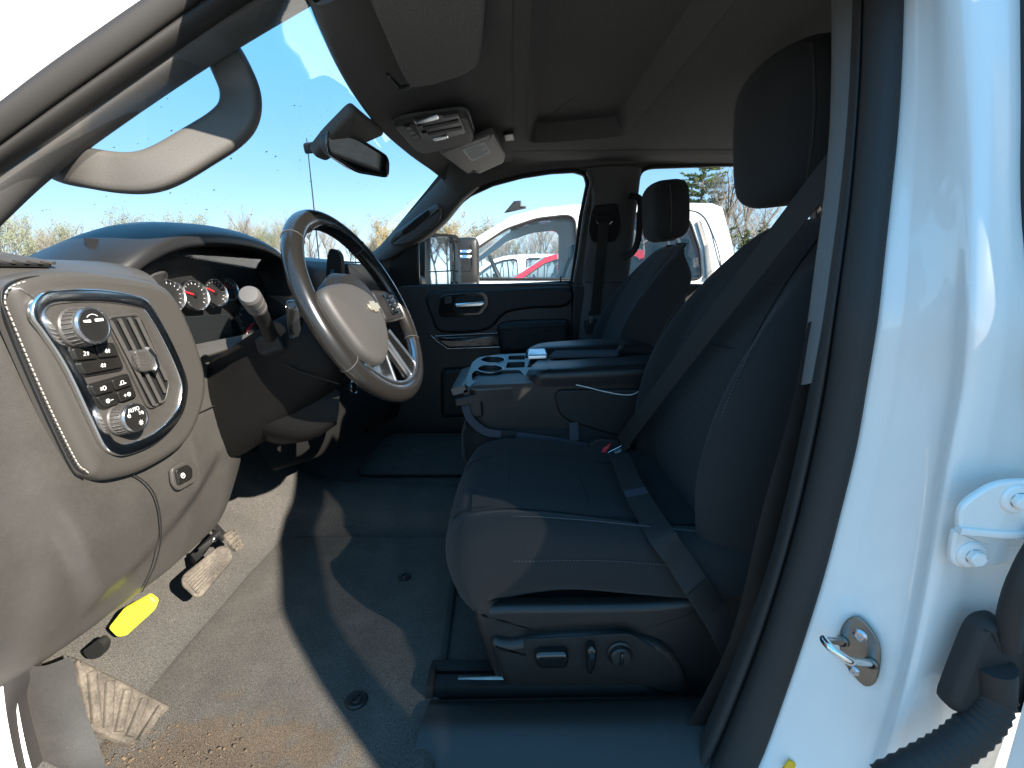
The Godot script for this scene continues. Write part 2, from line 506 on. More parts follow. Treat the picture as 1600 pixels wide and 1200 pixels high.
func surroundings():
	var g = mesh()
	quad(g, Vector3(-450, 0, 450), Vector3(450, 0, 450), Vector3(450, 0, -450), Vector3(-450, 0, -450))
	setting("ground", g, M.asphalt)
	g = mesh()
	quad(g, Vector3(-440, 0.02, -75), Vector3(440, 0.02, -75), Vector3(440, 0.02, -440), Vector3(-440, 0.02, -440))
	setting("grass_verge", g, M.grass)
	# bare spring trees along the far side of the lot
	var kinds = []
	for i in 5: kinds.append(bare_tree_mesh(11 + i * 7, 1.0 * (12.0 + i)))
	var rg := RandomNumberGenerator.new(); rg.seed = 5
	var spots = []
	var x = -128.0
	while x < 50.0:
		var gap = rg.randf_range(0.9, 1.7)
		x += gap
		spots.append(Vector3(x, 0, -100.0 - rg.randf_range(0, 26)))
	for i in spots.size():
		var p = spots[i]
		var gold = p.x > -28.0 and p.x < -5.0
		var green = int(abs(p.x) * 7) % 5 == 0
		var k = int(rg.randi() % 5)
		var lb = "bare gray brown spring tree in the row beyond the lot"
		if gold: lb = "golden budding bare tree in the row beyond the lot"
		elif green: lb = "pale green budding tree in the row beyond the lot"
		var t = thing("bare_tree", lb, "tree", p, "golden trees beyond the lot" if gold else ("pale green trees beyond the lot" if green else "gray brown trees beyond the lot"))
		put_mesh("trunk", kinds[k][0], M.bark, t)
		put_mesh("twigs", kinds[k][1], M.twig_gold if gold else M.twig, t)
		if gold or green: put_mesh("crown", kinds[k][2], M.bud if gold else M.bud_green, t)
		t.rotation.y = rg.randf() * TAU
		var sc = rg.randf_range(0.58, 0.82); t.scale = Vector3(sc, sc, sc)
	# evergreens and a bare tree behind the white pickup
	var pm = [pine_mesh(3, 13.0), pine_mesh(8, 10.0)]
	var pl = [[1086, 50.0, 0, 1.22, "tall broad evergreen tree behind the white pickup's cab"], [1022, 56.0, 1, 0.82, "short pointed evergreen left of the tall evergreen"],
		[1004, 60.0, 1, 0.80, "small dark evergreen beside the short pointed evergreen"], [1185, 44.0, 1, 0.60, "low bushy evergreen seen past the seat's headrest post"],
		[1160, 46.0, 1, 0.55, "low evergreen beside the bare branches behind the seats"], [1215, 48.0, 1, 0.7, "evergreen partly hidden by the driver's seatback"]]
	for a in pl:
		var p = qz(a[0], 430, -a[1]); p.y = 0
		var t = thing("evergreen_tree", a[4], "tree", p)
		put_mesh("trunk", pm[a[2]][0], M.bark, t); put_mesh("crown", pm[a[2]][1], M.needle, t)
		t.scale = Vector3.ONE * a[3]
	for a in [[1128, 47.0, 1, 0.86, "tall bare tree right of the tall evergreen"], [1155, 50.0, 3, 0.66, "bare branchy tree behind the driver's headrest"], [1195, 40.0, 2, 0.5, "thin bare sapling among the low evergreens"]]:
		var p = qz(a[0], 430, -a[1]); p.y = 0
		var t = thing("bare_tree", a[4], "tree", p)
		put_mesh("trunk", kinds[a[2]][0], M.bark, t); put_mesh("twigs", kinds[a[2]][1], M.twig, t)
		t.scale = Vector3.ONE * a[3]
	# trees behind the truck, seen in the door mirror
	for i in 32:
		var t = thing("bare_tree", "bare tree in the wood behind the truck, mirrored in the door mirror", "tree", Vector3(28 + rg.randf_range(0, 22), 0, -17.0 + i * 0.75), "trees mirrored in the door mirror")
		put_mesh("trunk", kinds[i % 5][0], M.bark, t); put_mesh("twigs", kinds[i % 5][1], M.twig, t)
		t.rotation.y = i * 1.3; t.scale = Vector3.ONE * rg.randf_range(0.45, 0.85)
	pickup(Vector3(0, 0, -4.0), M.paint, 1.0, "white crew cab pickup parked beside the passenger window", true)
	pickup(Vector3(0.55, -0.16, -7.6), M.red_paint, 0.98, "red pickup parked beyond the white pickup", false)
	pickup(Vector3(-0.4, -0.12, -11.2), M.paint, 1.0, "white pickup parked beyond the red pickup", false)

func pickup(at: Vector3, paint, k, label, detailed):
	var t = thing("pickup_truck", label, "truck", Vector3(at.x, 0, at.z - 0.95))
	var W = 1.9
	var pt = func(x, y, far := false, out := 0.0) -> Vector3:
		var tumble = max(0.0, y - 1.38) * 0.42 - out
		return Vector3(at.x + x * k, at.y + y * k, (at.z - tumble) if not far else (at.z - W + tumble))
	var prof = [[-2.15, 0.55], [-2.2, 1.0], [-2.1, 1.26], [-0.85, 1.38], [-0.34, 1.70], [-0.02, 1.90], [0.25, 1.975], [0.51, 2.0], [1.02, 2.02], [1.66, 2.01], [1.74, 1.98], [1.79, 1.72], [1.83, 1.38], [3.5, 1.38], [3.55, 0.62]]
	var w1 = [[-0.62, 1.40], [-0.27, 1.655], [-0.05, 1.80], [0.20, 1.885], [0.46, 1.915], [0.52, 1.88], [0.535, 1.40]]
	var w2 = [[0.74, 1.40], [0.72, 1.90], [0.78, 1.93], [1.36, 1.93], [1.46, 1.88], [1.53, 1.62], [1.53, 1.40]]
	for far in [false, true]:
		var o = []; var h1 = []; var h2 = []
		for p in prof: o.append(pt.call(p[0], p[1], far))
		for p in w1: h1.append(pt.call(p[0], p[1], far))
		for p in w2: h2.append(pt.call(p[0], p[1], far))
		h1 = rnd(h1, 0.05, 3); h2 = rnd(h2, 0.06, 3)
		var side = part("body_side", plate(o, [h1, h2], Vector3(0, 0, 0.05 if not far else -0.05)), paint, t)
		for h in [h1, h2]:
			var gl = []
			for p in h: gl.append(p + Vector3(0, 0, -0.02 if not far else 0.02))
			var s = mesh(); flat_fill(s, gl, Vector3(0, 0, 1))
			part("window", s, M.glass if h == h1 else M.privacy_glass, t)
			if not far: part("window_seal", sweep(h, rect2(0.009, 0.009), Vector3(0, 0, 1), true), M.black, side)
		if not far and detailed:
			part("quarter_trim", slab(rnd([pt.call(1.555, 1.40, false, 0.012), pt.call(1.555, 1.66, false, 0.012), pt.call(1.51, 1.86, false, 0.012), pt.call(1.55, 1.87, false, 0.012), pt.call(1.60, 1.66, false, 0.012), pt.call(1.62, 1.40, false, 0.012)], 0.02, 3), Vector3(0, 0, 0.012), 0.004), M.zinc, side)
			part("door_seam", tube(crv([pt.call(1.40, 1.965, false, 0.004), pt.call(1.55, 1.93, false, 0.004), pt.call(1.63, 1.80, false, 0.004), pt.call(1.69, 1.5, false, 0.004), pt.call(1.70, 1.0, false, 0.004)], 5), 0.005, 5), M.pillar, side)
			part("door_seam", tube([pt.call(0.63, 1.95, false, 0.004), pt.call(0.64, 1.38, false, 0.004), pt.call(0.64, 0.6, false, 0.004)], 0.005, 5), M.pillar, side)
	# roof, hood, bed floor, ends
	var strip = func(i0, i1, rise):
		var rows = []
		for i in range(i0, i1 + 1):
			var a = pt.call(prof[i][0], prof[i][1]); var b = pt.call(prof[i][0], prof[i][1], true)
			rows.append([a, a.lerp(b, 0.08) + Vector3(0, rise * 0.6, 0), a.lerp(b, 0.5) + Vector3(0, rise, 0), a.lerp(b, 0.92) + Vector3(0, rise * 0.6, 0), b])
		return patch(rows, 3, 4)
	part("roof", strip.call(5, 10, 0.02), paint, t)
	part("hood", strip.call(1, 3, 0.05), paint, t)
	part("rear_wall", strip.call(10, 12, 0.0), paint, t)
	part("bed_cover", strip.call(12, 13, 0.0), M.dark, t)
	part("windshield", strip.call(3, 5, 0.03), M.glass, t)
	part("tailgate", strip.call(13, 14, 0.0), paint, t)
	var bm = mesh()
	rblock(Vector3(at.x + 0.7, at.y + 0.75, at.z - W / 2), Vector3(5.6, 0.5, W - 0.16), 0.05, Basis.IDENTITY, 3, bm)
	part("chassis", bm, M.dark, t)
	var bl = mesh()
	rblock(Vector3(at.x + 0.2, at.y + 1.18, at.z - W / 2), Vector3(1.6, 0.34, W - 0.2), 0.05, Basis.IDENTITY, 3, bl)
	part("cabin_trim", bl, M.dark, t)
	for zz in [0.5, 1.4]:
		for xx in [0.55, 1.4]:
			var c = Vector3(at.x + xx, at.y, at.z - zz)
			part("seatback", rblock(c + Vector3(0, 1.32, 0), Vector3(0.16, 0.6, 0.5), 0.06, Basis(Vector3(0, 0, 1), -0.3), 4), M.dark, t)
			part("headrest", rblock(c + Vector3(0.10, 1.66, 0), Vector3(0.1, 0.17, 0.26), 0.04, Basis(Vector3(0, 0, 1), -0.1), 4), M.dark, t)
	var wc = Vector3(at.x - 0.12, at.y + 1.42, at.z - 0.5)
	var ring = []
	var wb = frame(Vector3(0.9, 0.42, 0))
	for i in 24: ring.append(wc + wb.x * 0.19 * cos(TAU * i / 24) + wb.y * 0.19 * sin(TAU * i / 24))
	var sw = part("steering_wheel", tube(ring, 0.016, 7, null, Vector3(0.9, 0.42, 0.01), null, true), M.dark, t)
	part("hub", rblock(wc + Vector3(-0.02, -0.02, 0), Vector3(0.04, 0.1, 0.2), 0.02, Basis(Vector3(0, 0, 1), 0.42), 3), M.dark, sw)
	for xx in [-1.35, 2.55]:
		for zz in [0.12, W - 0.12]:
			var wh = part("wheel", lathe([[0.0, -0.12], [0.40, -0.12], [0.42, -0.08], [0.42, 0.08], [0.40, 0.12], [0.27, 0.12], [0.24, 0.06], [0.0, 0.08]], Vector3(at.x + xx, 0.42, at.z - zz), Vector3(0, 0, 1 if zz < 1 else -1), 28), M.black, t)
			part("rim", lathe([[0.24, 0.11], [0.22, 0.07], [0.08, 0.09], [0.0, 0.10]], Vector3(at.x + xx, 0.42, at.z - zz), Vector3(0, 0, 1 if zz < 1 else -1), 20), M.zinc, wh)
	if detailed:
		# tow mirror on the near door, with a light strip in its cap
		var mc = qz(731, 410, at.z + 0.30)
		var mr = part("door_mirror", rblock(mc, Vector3(0.165, 0.35, 0.16), 0.035, Basis.IDENTITY, 6), M.plastic, t)
		for dy in [0.075, 0.038]:
			part("chrome_strip", rblock(mc + Vector3(-0.02, dy, 0.082), Vector3(0.11, 0.022, 0.006), 0.003, Basis.IDENTITY, 2), M.chrome, mr)
		part("cap_line", tube([mc + Vector3(0.035, 0.12, 0.082), mc + Vector3(0.04, -0.02, 0.082), mc + Vector3(0.03, -0.06, 0.082), mc + Vector3(-0.08, -0.06, 0.082)], 0.004, 5), M.black, mr)
		part("mirror_arm", rblock(mc + Vector3(0.03, -0.10, -0.18), Vector3(0.06, 0.06, 0.34), 0.02, Basis.IDENTITY, 3), M.dark, mr)
		var fo = []
		for p in [[788, 333], [803, 315], [814, 314], [815, 322], [822, 323], [822, 326], [800, 331]]: fo.append(qz(p[0], p[1], at.z - 0.9))
		part("roof_fin", slab(fo, Vector3(0, 0, 0.05), 0.012), M.plastic, t)
# ---------------------------------------------------------------- the cab's shell
var cab: Node3D
var WP := Plane(Vector3(0, -0.49, 1), -3.086)      # passenger side above the belt line, leaning in
func near(px, py, z0, lean := 0.45) -> Vector3:    # driver's side: upright below the belt, leaning in above it
	var p = qz(px, py, z0)
	if p.y > 1.4: p = qp(px, py, Plane(Vector3(0, lean, 1), z0 + lean * 1.4))
	return p
func far_side(px, py, inward := 0.0) -> Vector3:
	var p = qz(px, py, -2.40 + inward)
	if p.y > 1.4: p = qp(px, py, Plane(Vector3(0, -0.49, 1), -3.086 + inward))
	return p
func FS(a, inward := 0.0) -> Array:
	var o = []
	for p in a: o.append(far_side(p[0], p[1], inward))
	return o

func truck_shell():
	cab = thing("truck_cab", "white pickup truck cab with the driver's door opening in full view", "truck", Vector3(0.4, 0.55, -1.5))
	# windshield pillar on the driver's side: white skin, two beads of weatherstrip, trim
	var w = []; var s1 = []; var s2 = []; var lo = []
	var WL = [[-160, 300], [-60, 212], [0, 167], [75, 109], [150, 55], [230, 0], [310, -50], [420, -105]]
	var S1 = [[-150, 345], [-55, 263], [0, 222], [85, 160], [190, 86], [310, 1], [400, -52], [500, -105]]
	var S2 = [[-140, 385], [-50, 300], [0, 262], [95, 196], [220, 108], [377, 1], [470, -50], [560, -100]]
	var LL = [[-130, 500], [-40, 395], [0, 354], [75, 283], [165, 214], [300, 122], [400, 60], [520, -10]]
	for i in 8:
		w.append(near(WL[i][0], WL[i][1], -0.585)); s1.append(near(S1[i][0], S1[i][1], -0.60))
		s2.append(near(S2[i][0], S2[i][1], -0.625)); lo.append(near(LL[i][0], LL[i][1], -0.70))
	var g = []
	for i in 8: g.append([w[i] + Vector3(-0.10, 0.16, -0.10), w[i] + Vector3(-0.055, 0.10, 0.0), w[i] + Vector3(-0.02, 0.035, 0.012), w[i] + Vector3(0.004, -0.004, 0.004), s1[i] + Vector3(-0.005, 0.008, -0.02)])
	part("windshield_pillar", patch(g, 4, 3), M.paint, cab)
	g = []
	for i in 8:
		var m = w[i].lerp(s1[i], 0.5)
		g.append([w[i] + Vector3(0, 0, -0.01), w[i].lerp(m, 0.25) + Vector3(0.006, 0.0, 0.016), m + Vector3(0.010, 0, 0.016), s1[i] + Vector3(0.004, 0, 0.004), s1[i] + Vector3(-0.004, 0.004, -0.012)])
	part("weatherstrip", patch(g, 5, 4), M.seal, cab)
	g = []
	for i in 8:
		var m = s1[i].lerp(s2[i], 0.5)
		g.append([s1[i] + Vector3(-0.003, 0.003, -0.012), s1[i].lerp(m, 0.3) + Vector3(0.004, 0, 0.002), m + Vector3(0.008, 0, 0.002), s2[i] + Vector3(0.0, 0, -0.002), s2[i] + Vector3(-0.004, 0.0, -0.016)])
	part("weatherstrip", patch(g, 5, 4), M.seal, cab)
	g = []
	for i in 8:
		g.append([s2[i] + Vector3(-0.004, 0.004, -0.014), s2[i].lerp(lo[i], 0.3) + Vector3(0.006, 0, 0.0), s2[i].lerp(lo[i], 0.75) + Vector3(0.012, 0.0, 0.004), lo[i], lo[i] + Vector3(-0.03, 0.01, -0.005), lo[i] + Vector3(-0.09, 0.06, 0.05)])
	var tr = part("pillar_trim", patch(g, 5, 4), M.pillar, cab, "dark gray grained trim of the windshield pillar")
	# grab handle moulded onto the pillar trim
	var hp = [near(64, 236, -0.735), near(98, 256, -0.722), near(138, 263, -0.712), near(185, 270, -0.722), near(226, 270, -0.728), near(262, 258, -0.732), near(310, 230, -0.737), near(352, 203, -0.74), near(373, 178, -0.74), near(376, 145, -0.735), near(362, 108, -0.72), near(345, 78, -0.725), near(325, 58, -0.75)]
	var hpth = crv(hp, 5)
	var sc = []
	for i in hpth.size():
		var t = float(i) / (hpth.size() - 1)
		sc.append(1.0 - 0.15 * pow(abs(t - 0.5) * 2.0, 5.0))
	var gh = part("grab_handle", sweep(hpth, rect2(0.030, 0.016, 0.012), Vector3(0.1, 0, 1), false, true, sc), M.handle, tr, "tan gray grab handle on the windshield pillar")
	var sm = []
	for i in range(6, hpth.size() - 4): sm.append(hpth[i] + (hpth[min(i + 1, hpth.size() - 1)] - hpth[i - 1]).normalized().cross(Vector3(0.1, 0, 1)).normalized() * 0.014 + Vector3(0.0, 0, 0.0150))
	part("parting_line", tube(sm, 0.0009, 5), M.handle, gh)
	# centre pillar: trim strip, weatherstrip, white jamb
	var ys = [-60, 100, 200, 300, 400, 500, 600, 700, 800, 900, 1000, 1100, 1200, 1300]
	var gl = [1299, 1299, 1296, 1288, 1275, 1262, 1246, 1226, 1202, 1172, 1136, 1098, 1050, 990]
	var gr = [1337, 1331, 1325, 1315, 1302, 1288, 1270, 1250, 1227, 1199, 1163, 1122, 1076, 1015]
	var gm = [1353, 1348, 1342, 1334, 1322, 1308, 1294, 1275, 1252, 1224, 1192, 1154, 1110, 1052]
	var sr = [1407, 1402, 1396, 1386, 1375, 1364, 1348, 1331, 1307, 1281, 1250, 1216, 1178, 1125]
	var cr_ = [1432, 1430, 1428, 1424, 1416, 1406, 1393, 1376, 1353, 1326, 1296, 1262, 1222, 1172]
	var c0 = [1478, 1484, 1488, 1490, 1491, 1490, 1484, 1468, 1452, 1434, 1413, 1386, 1351, 1310]
	var c1 = [1520, 1526, 1528, 1527, 1523, 1518, 1508, 1488, 1470, 1453, 1434, 1412, 1384, 1345]
	var c2 = [1562, 1566, 1568, 1568, 1566, 1562, 1552, 1532, 1514, 1498, 1482, 1464, 1440, 1405]
	var gt = []; var ga = []; var gb = []; var gj = []
	for i in ys.size():
		var y = ys[i]
		var L = 0.30
		var a = near(gl[i], y, -0.70, L); var b = near(gr[i], y, -0.655, L); var c = near(gm[i], y, -0.635, L); var d = near(sr[i], y, -0.60, L)
		if i <= 6: gt.append([a + Vector3(0.06, 0, -0.05), a, a.lerp(b, 0.5) + Vector3(-0.003, 0, 0.004), b + Vector3(0.002, 0, -0.006)])
		ga.append([b + Vector3(0.004, 0, -0.012), b.lerp(c, 0.3) + Vector3(-0.005, 0, 0.006), b.lerp(c, 0.7) + Vector3(-0.004, 0, 0.006), c + Vector3(0.003, 0, -0.010)])
		gb.append([c + Vector3(0.003, 0, -0.012), c.lerp(d, 0.25) + Vector3(-0.010, 0, 0.006), c.lerp(d, 0.65) + Vector3(-0.008, 0, 0.012), d + Vector3(0, 0, 0.004), d + Vector3(0.012, 0, -0.006)])
		var e = near(cr_[i], y, -0.582, L); var f = near(c0[i], y, -0.528, L); var h = near(c1[i], y, -0.506, L); var k = near(c2[i], y, -0.502, L)
		gj.append([d + Vector3(0.006, 0, -0.02), d + Vector3(0.006, 0, 0.0), e + Vector3(-0.0015, 0, 0), e.lerp(f, 0.12), e.lerp(f, 0.5) + Vector3(0.002, 0, -0.002), f + Vector3(0.002, 0, -0.002), h, k, k + Vector3(0.03, 0, -0.002), k + Vector3(0.12, 0, -0.006), k + Vector3(0.14, 0, -0.09)])
	part("pillar_strip", patch(gt, 3, 3), M.gray_trim, cab, "light gray plastic strip of the centre pillar")
	part("weatherstrip", patch(ga, 4, 4), M.seal, cab)
	part("weatherstrip", patch(gb, 4, 5), M.seal, cab)
	part("door_jamb", patch(gj, 4, 4), M.paint, cab, "glossy white painted jamb of the centre pillar")
	# lower trim of the centre pillar behind the seat
	part("pillar_lower_trim", patch([ZZ([[1262, 505], [1292, 490]], -0.68), ZZ([[1235, 640], [1262, 640]], -0.68), ZZ([[1190, 800], [1225, 800]], -0.68), ZZ([[1140, 1000], [1168, 985]], -0.68), ZZ([[1060, 1160], [1090, 1170]], -0.68)], 4, 2), M.plastic, cab)
	part("pillar_body", sweep([Vector3(0.575, 0.6, -0.66), Vector3(0.575, 1.38, -0.66), Vector3(0.585, 1.60, -0.735), Vector3(0.59, 1.90, -0.85)], rect2(0.09, 0.045, 0.02), Vector3(0, 0, 1)), M.pillar, cab)
	part("roof_rail", rblock(Vector3(1.12, 1.785, -0.715), Vector3(0.98, 0.19, 0.09), 0.03, Basis.IDENTITY, 4), M.liner, cab)
	part("rear_weatherstrip", tube(crv([near(1618, -60, -0.50, 0.3), near(1620, 150, -0.50, 0.3), near(1622, 350, -0.50, 0.3), near(1630, 560, -0.50, 0.3), near(1642, 700, -0.50, 0.3)], 5), 0.014, 10), M.seal, cab)
	# skin over the roof, cab back, far flank
	g = []
	for x in [-0.36, -0.2, 0.2, 0.7, 1.2, 1.58]:
		var dip = 0.05 if x < -0.3 else 0.0
		g.append([Vector3(x, 1.80, -0.66), Vector3(x, 1.89, -0.72), Vector3(x, 1.955 - dip, -0.90), Vector3(x, 1.985 - dip, -1.5), Vector3(x, 1.955 - dip, -2.06), Vector3(x, 1.905, -2.19)])
	part("roof", patch(g, 3, 4), M.paint, cab)
	var back = []
	for p in [[-0.56, 0.5], [-0.56, 1.4], [-0.74, 1.88], [-2.26, 1.88], [-2.44, 1.4], [-2.44, 0.5]]: back.append(Vector3(1.58, p[1], p[0]))
	var rw = [Vector3(1.58, 1.45, -0.85), Vector3(1.58, 1.80, -0.92), Vector3(1.58, 1.80, -2.08), Vector3(1.58, 1.45, -2.15)]
	part("back_wall", plate(back, [rnd(rw, 0.06, 3)], Vector3(-0.06, 0, 0)), M.pillar, cab)
	var st = mesh(); quad(st, rw[0], rw[1], rw[2], rw[3]); part("back_window", st, M.privacy_glass, cab)
	# windshield
	g = []
	for zz in [-0.60, -0.85, -1.15, -1.5, -1.85, -2.15, -2.40]:
		var f = (zz + 1.5) / 0.9
		var zt = -1.5 + f * 0.70
		g.append([Vector3(-1.28 + 0.30 * f * f, 1.30, zz), Vector3(-0.86 + 0.2 * f * f, 1.58, lerp(zz, zt, 0.5)), Vector3(-0.385 + 0.09 * f * f, 1.845, zt)])
	part("windshield", patch(g, 3, 4), M.glass, cab)
	# specks of dirt and insects on the windshield
	var rg := RandomNumberGenerator.new(); rg.seed = 21
	st = mesh()
	for i in 130:
		var px = rg.randf_range(60, 640); var py = rg.randf_range(150, 380)
		var p = qx(px, py, -0.78 - (360.0 - py) * -0.0006)
		var gp = qp(px, py, Plane(Vector3(-0.262, 0.45, 0).normalized(), Vector3(-0.86, 1.587, 0).dot(Vector3(-0.262, 0.45, 0).normalized())))
		if gp.z > -0.75 or gp.z < -2.2: continue
		var r = 0.0010 + 0.0018 * pow(rg.randf(), 3.0)
		lathe([[0, r * 0.5], [r * 0.7, r * 0.35], [r, 0]], gp, Vector3(0.5, -0.86, 0), 6, st)
	var sp = part("windshield_specks", st, M.plastic, cab); sp.set_meta("kind", "stuff")
	# floor pan, firewall, sill
	st = mesh()
	patch([[Vector3(-1.05, 1.0, -0.60), Vector3(-0.92, 0.86, -0.60), Vector3(-0.74, 0.70, -0.60), Vector3(-0.60, 0.652, -0.60), Vector3(-0.2, 0.648, -0.60), Vector3(1.5, 0.648, -0.60)],
		[Vector3(-1.05, 1.0, -1.3), Vector3(-0.92, 0.86, -1.3), Vector3(-0.74, 0.70, -1.3), Vector3(-0.60, 0.652, -1.3), Vector3(-0.2, 0.648, -1.3), Vector3(1.5, 0.648, -1.3)],
		[Vector3(-1.05, 1.0, -1.42), Vector3(-0.92, 0.89, -1.42), Vector3(-0.74, 0.76, -1.42), Vector3(-0.60, 0.72, -1.42), Vector3(-0.2, 0.70, -1.42), Vector3(1.5, 0.70, -1.42)],
		[Vector3(-1.05, 1.0, -1.6), Vector3(-0.92, 0.89, -1.6), Vector3(-0.74, 0.76, -1.6), Vector3(-0.60, 0.72, -1.6), Vector3(-0.2, 0.70, -1.6), Vector3(1.5, 0.70, -1.6)],
		[Vector3(-1.05, 1.0, -1.75), Vector3(-0.92, 0.86, -1.75), Vector3(-0.74, 0.70, -1.75), Vector3(-0.60, 0.652, -1.75), Vector3(-0.2, 0.648, -1.75), Vector3(1.5, 0.648, -1.75)],
		[Vector3(-1.05, 1.0, -2.40), Vector3(-0.92, 0.86, -2.40), Vector3(-0.74, 0.70, -2.40), Vector3(-0.60, 0.652, -2.40), Vector3(-0.2, 0.648, -2.40), Vector3(1.5, 0.648, -2.40)]], 3, 4, st)
	part("floor_carpet", st, M.carpet, cab)
	part("firewall", slab([Vector3(-1.06, 0.9, -0.58), Vector3(-1.06, 1.42, -0.58), Vector3(-1.06, 1.42, -2.42), Vector3(-1.06, 0.9, -2.42)], Vector3(-0.05, 0, 0), 0.005), M.black, cab)
	st = mesh(); rblock(Vector3(0.15, 0.545, -1.5), Vector3(2.9, 0.16, 1.88), 0.03, Basis.IDENTITY, 4, st)
	part("underbody", st, M.black, cab)
	# front body: hood and flanks below the glass
	st = mesh()
	patch([[Vector3(-2.4, 1.05, -0.60), Vector3(-1.9, 1.22, -0.60), Vector3(-1.22, 1.28, -0.58)], [Vector3(-2.45, 1.10, -1.0), Vector3(-1.9, 1.27, -1.0), Vector3(-1.3, 1.31, -1.0)], [Vector3(-2.45, 1.12, -1.5), Vector3(-1.9, 1.29, -1.5), Vector3(-1.32, 1.32, -1.5)], [Vector3(-2.45, 1.10, -2.0), Vector3(-1.9, 1.27, -2.0), Vector3(-1.3, 1.31, -2.0)], [Vector3(-2.4, 1.05, -2.40), Vector3(-1.9, 1.22, -2.40), Vector3(-1.22, 1.28, -2.42)]], 3, 3, st)
	part("hood", st, M.paint, cab)
	for zz in [-0.56, -2.44]:
		part("fender", slab([Vector3(-2.4, 0.7, zz), Vector3(-2.4, 1.05, zz), Vector3(-1.9, 1.22, zz), Vector3(-1.18, 1.28, zz), Vector3(-0.80, 1.28, zz), Vector3(-0.80, 0.55, zz), Vector3(-1.2, 0.55, zz)], Vector3(0, 0, 0.03 if zz > -1 else -0.03), 0.01), M.paint, cab)
	# hinge pillar at the front of the opening: white skin, weatherstrip, kick trim
	var hx = [[-110, 690], [-62, 800], [-30, 890], [-6, 970], [12, 1050], [20, 1110], [40, 1200], [74, 1290]]
	var hy = [[-60, 700], [-22, 800], [2, 880], [26, 965], [45, 1050], [38, 1100], [58, 1200], [94, 1290]]
	g = []; var g2 = []
	for i in hx.size():
		var a = qz(hx[i][0], hx[i][1], -0.585); var b = qz(hy[i][0], hy[i][1], -0.60)
		g.append([a + Vector3(-0.22, 0.02, 0.0), a + Vector3(-0.06, 0.0, 0.015), a + Vector3(-0.01, 0, 0.01), a + Vector3(0.004, 0, -0.004)])
		g2.append([a + Vector3(-0.004, 0, -0.012), a + Vector3(0.004, 0, 0.012), a.lerp(b, 0.6) + Vector3(0.003, 0, 0.014), b, b + Vector3(0.0, 0, -0.02)])
	part("hinge_pillar", patch(g, 4, 3), M.paint, cab)
	part("weatherstrip", patch(g2, 5, 4), M.seal, cab)
	# sill under the opening
	st = mesh(); rblock(Vector3(-0.15, 0.60, -0.55), Vector3(1.5, 0.10, 0.11), 0.03, Basis.IDENTITY, 5, st)
	part("sill", st, M.paint, cab)
	# whip antenna on the far fender
	single("whip_antenna", tube([qz(479, 216, -2.36), qz(488, 300, -2.36), qz(500, 420, -2.36), Vector3(-0.94, 1.22, -2.36)], 0.0032, 6, null, Vector3(0, 0, 1), [0.7, 0.9, 1.1, 1.3]), M.black, "thin black whip antenna standing on the fender beyond the windshield", "antenna")
	# the rear door, swung open beside the camera: sun and window light come past it
	rear_door()

func rear_door():
	var t = thing("rear_door", "open white rear door with a green tinted window, beside the centre pillar", "door", Vector3(0.62, 0.62, 0.0))
	var D = Vector3(0.44, 0, 0.90).normalized(); var H = Vector3(0.570, 0, -0.452)
	var pt = func(s, y) -> Vector3: return H + D * s + Vector3(0, y, 0) + Vector3(0.45, 0, -0.09) * max(0.0, y - 1.4) * 0.35
	var o = []
	for p in [[0.0, 0.68], [0.0, 1.42], [0.02, 1.80], [0.08, 1.90], [0.98, 1.90], [1.05, 1.80], [1.10, 1.42], [1.12, 1.1], [1.09, 0.68]]: o.append(pt.call(p[0], p[1]))
	var h = []
	for p in [[0.05, 1.44], [0.05, 1.80], [0.09, 1.85], [0.95, 1.85], [1.00, 1.78], [1.04, 1.44]]: h.append(pt.call(p[0], p[1]))
	o = rnd(o, 0.04, 3); h = rnd(h, 0.04, 3)
	part("door_skin", plate(o, [h], Vector3(-0.075, 0, 0.026)), M.paint, t)
	var gl = []
	for p in h: gl.append(p + Vector3(0.03, 0, 0))
	var st = mesh(); flat_fill(st, gl, Vector3(1, 0, -0.19).normalized()); part("window", st, M.green_glass, t)

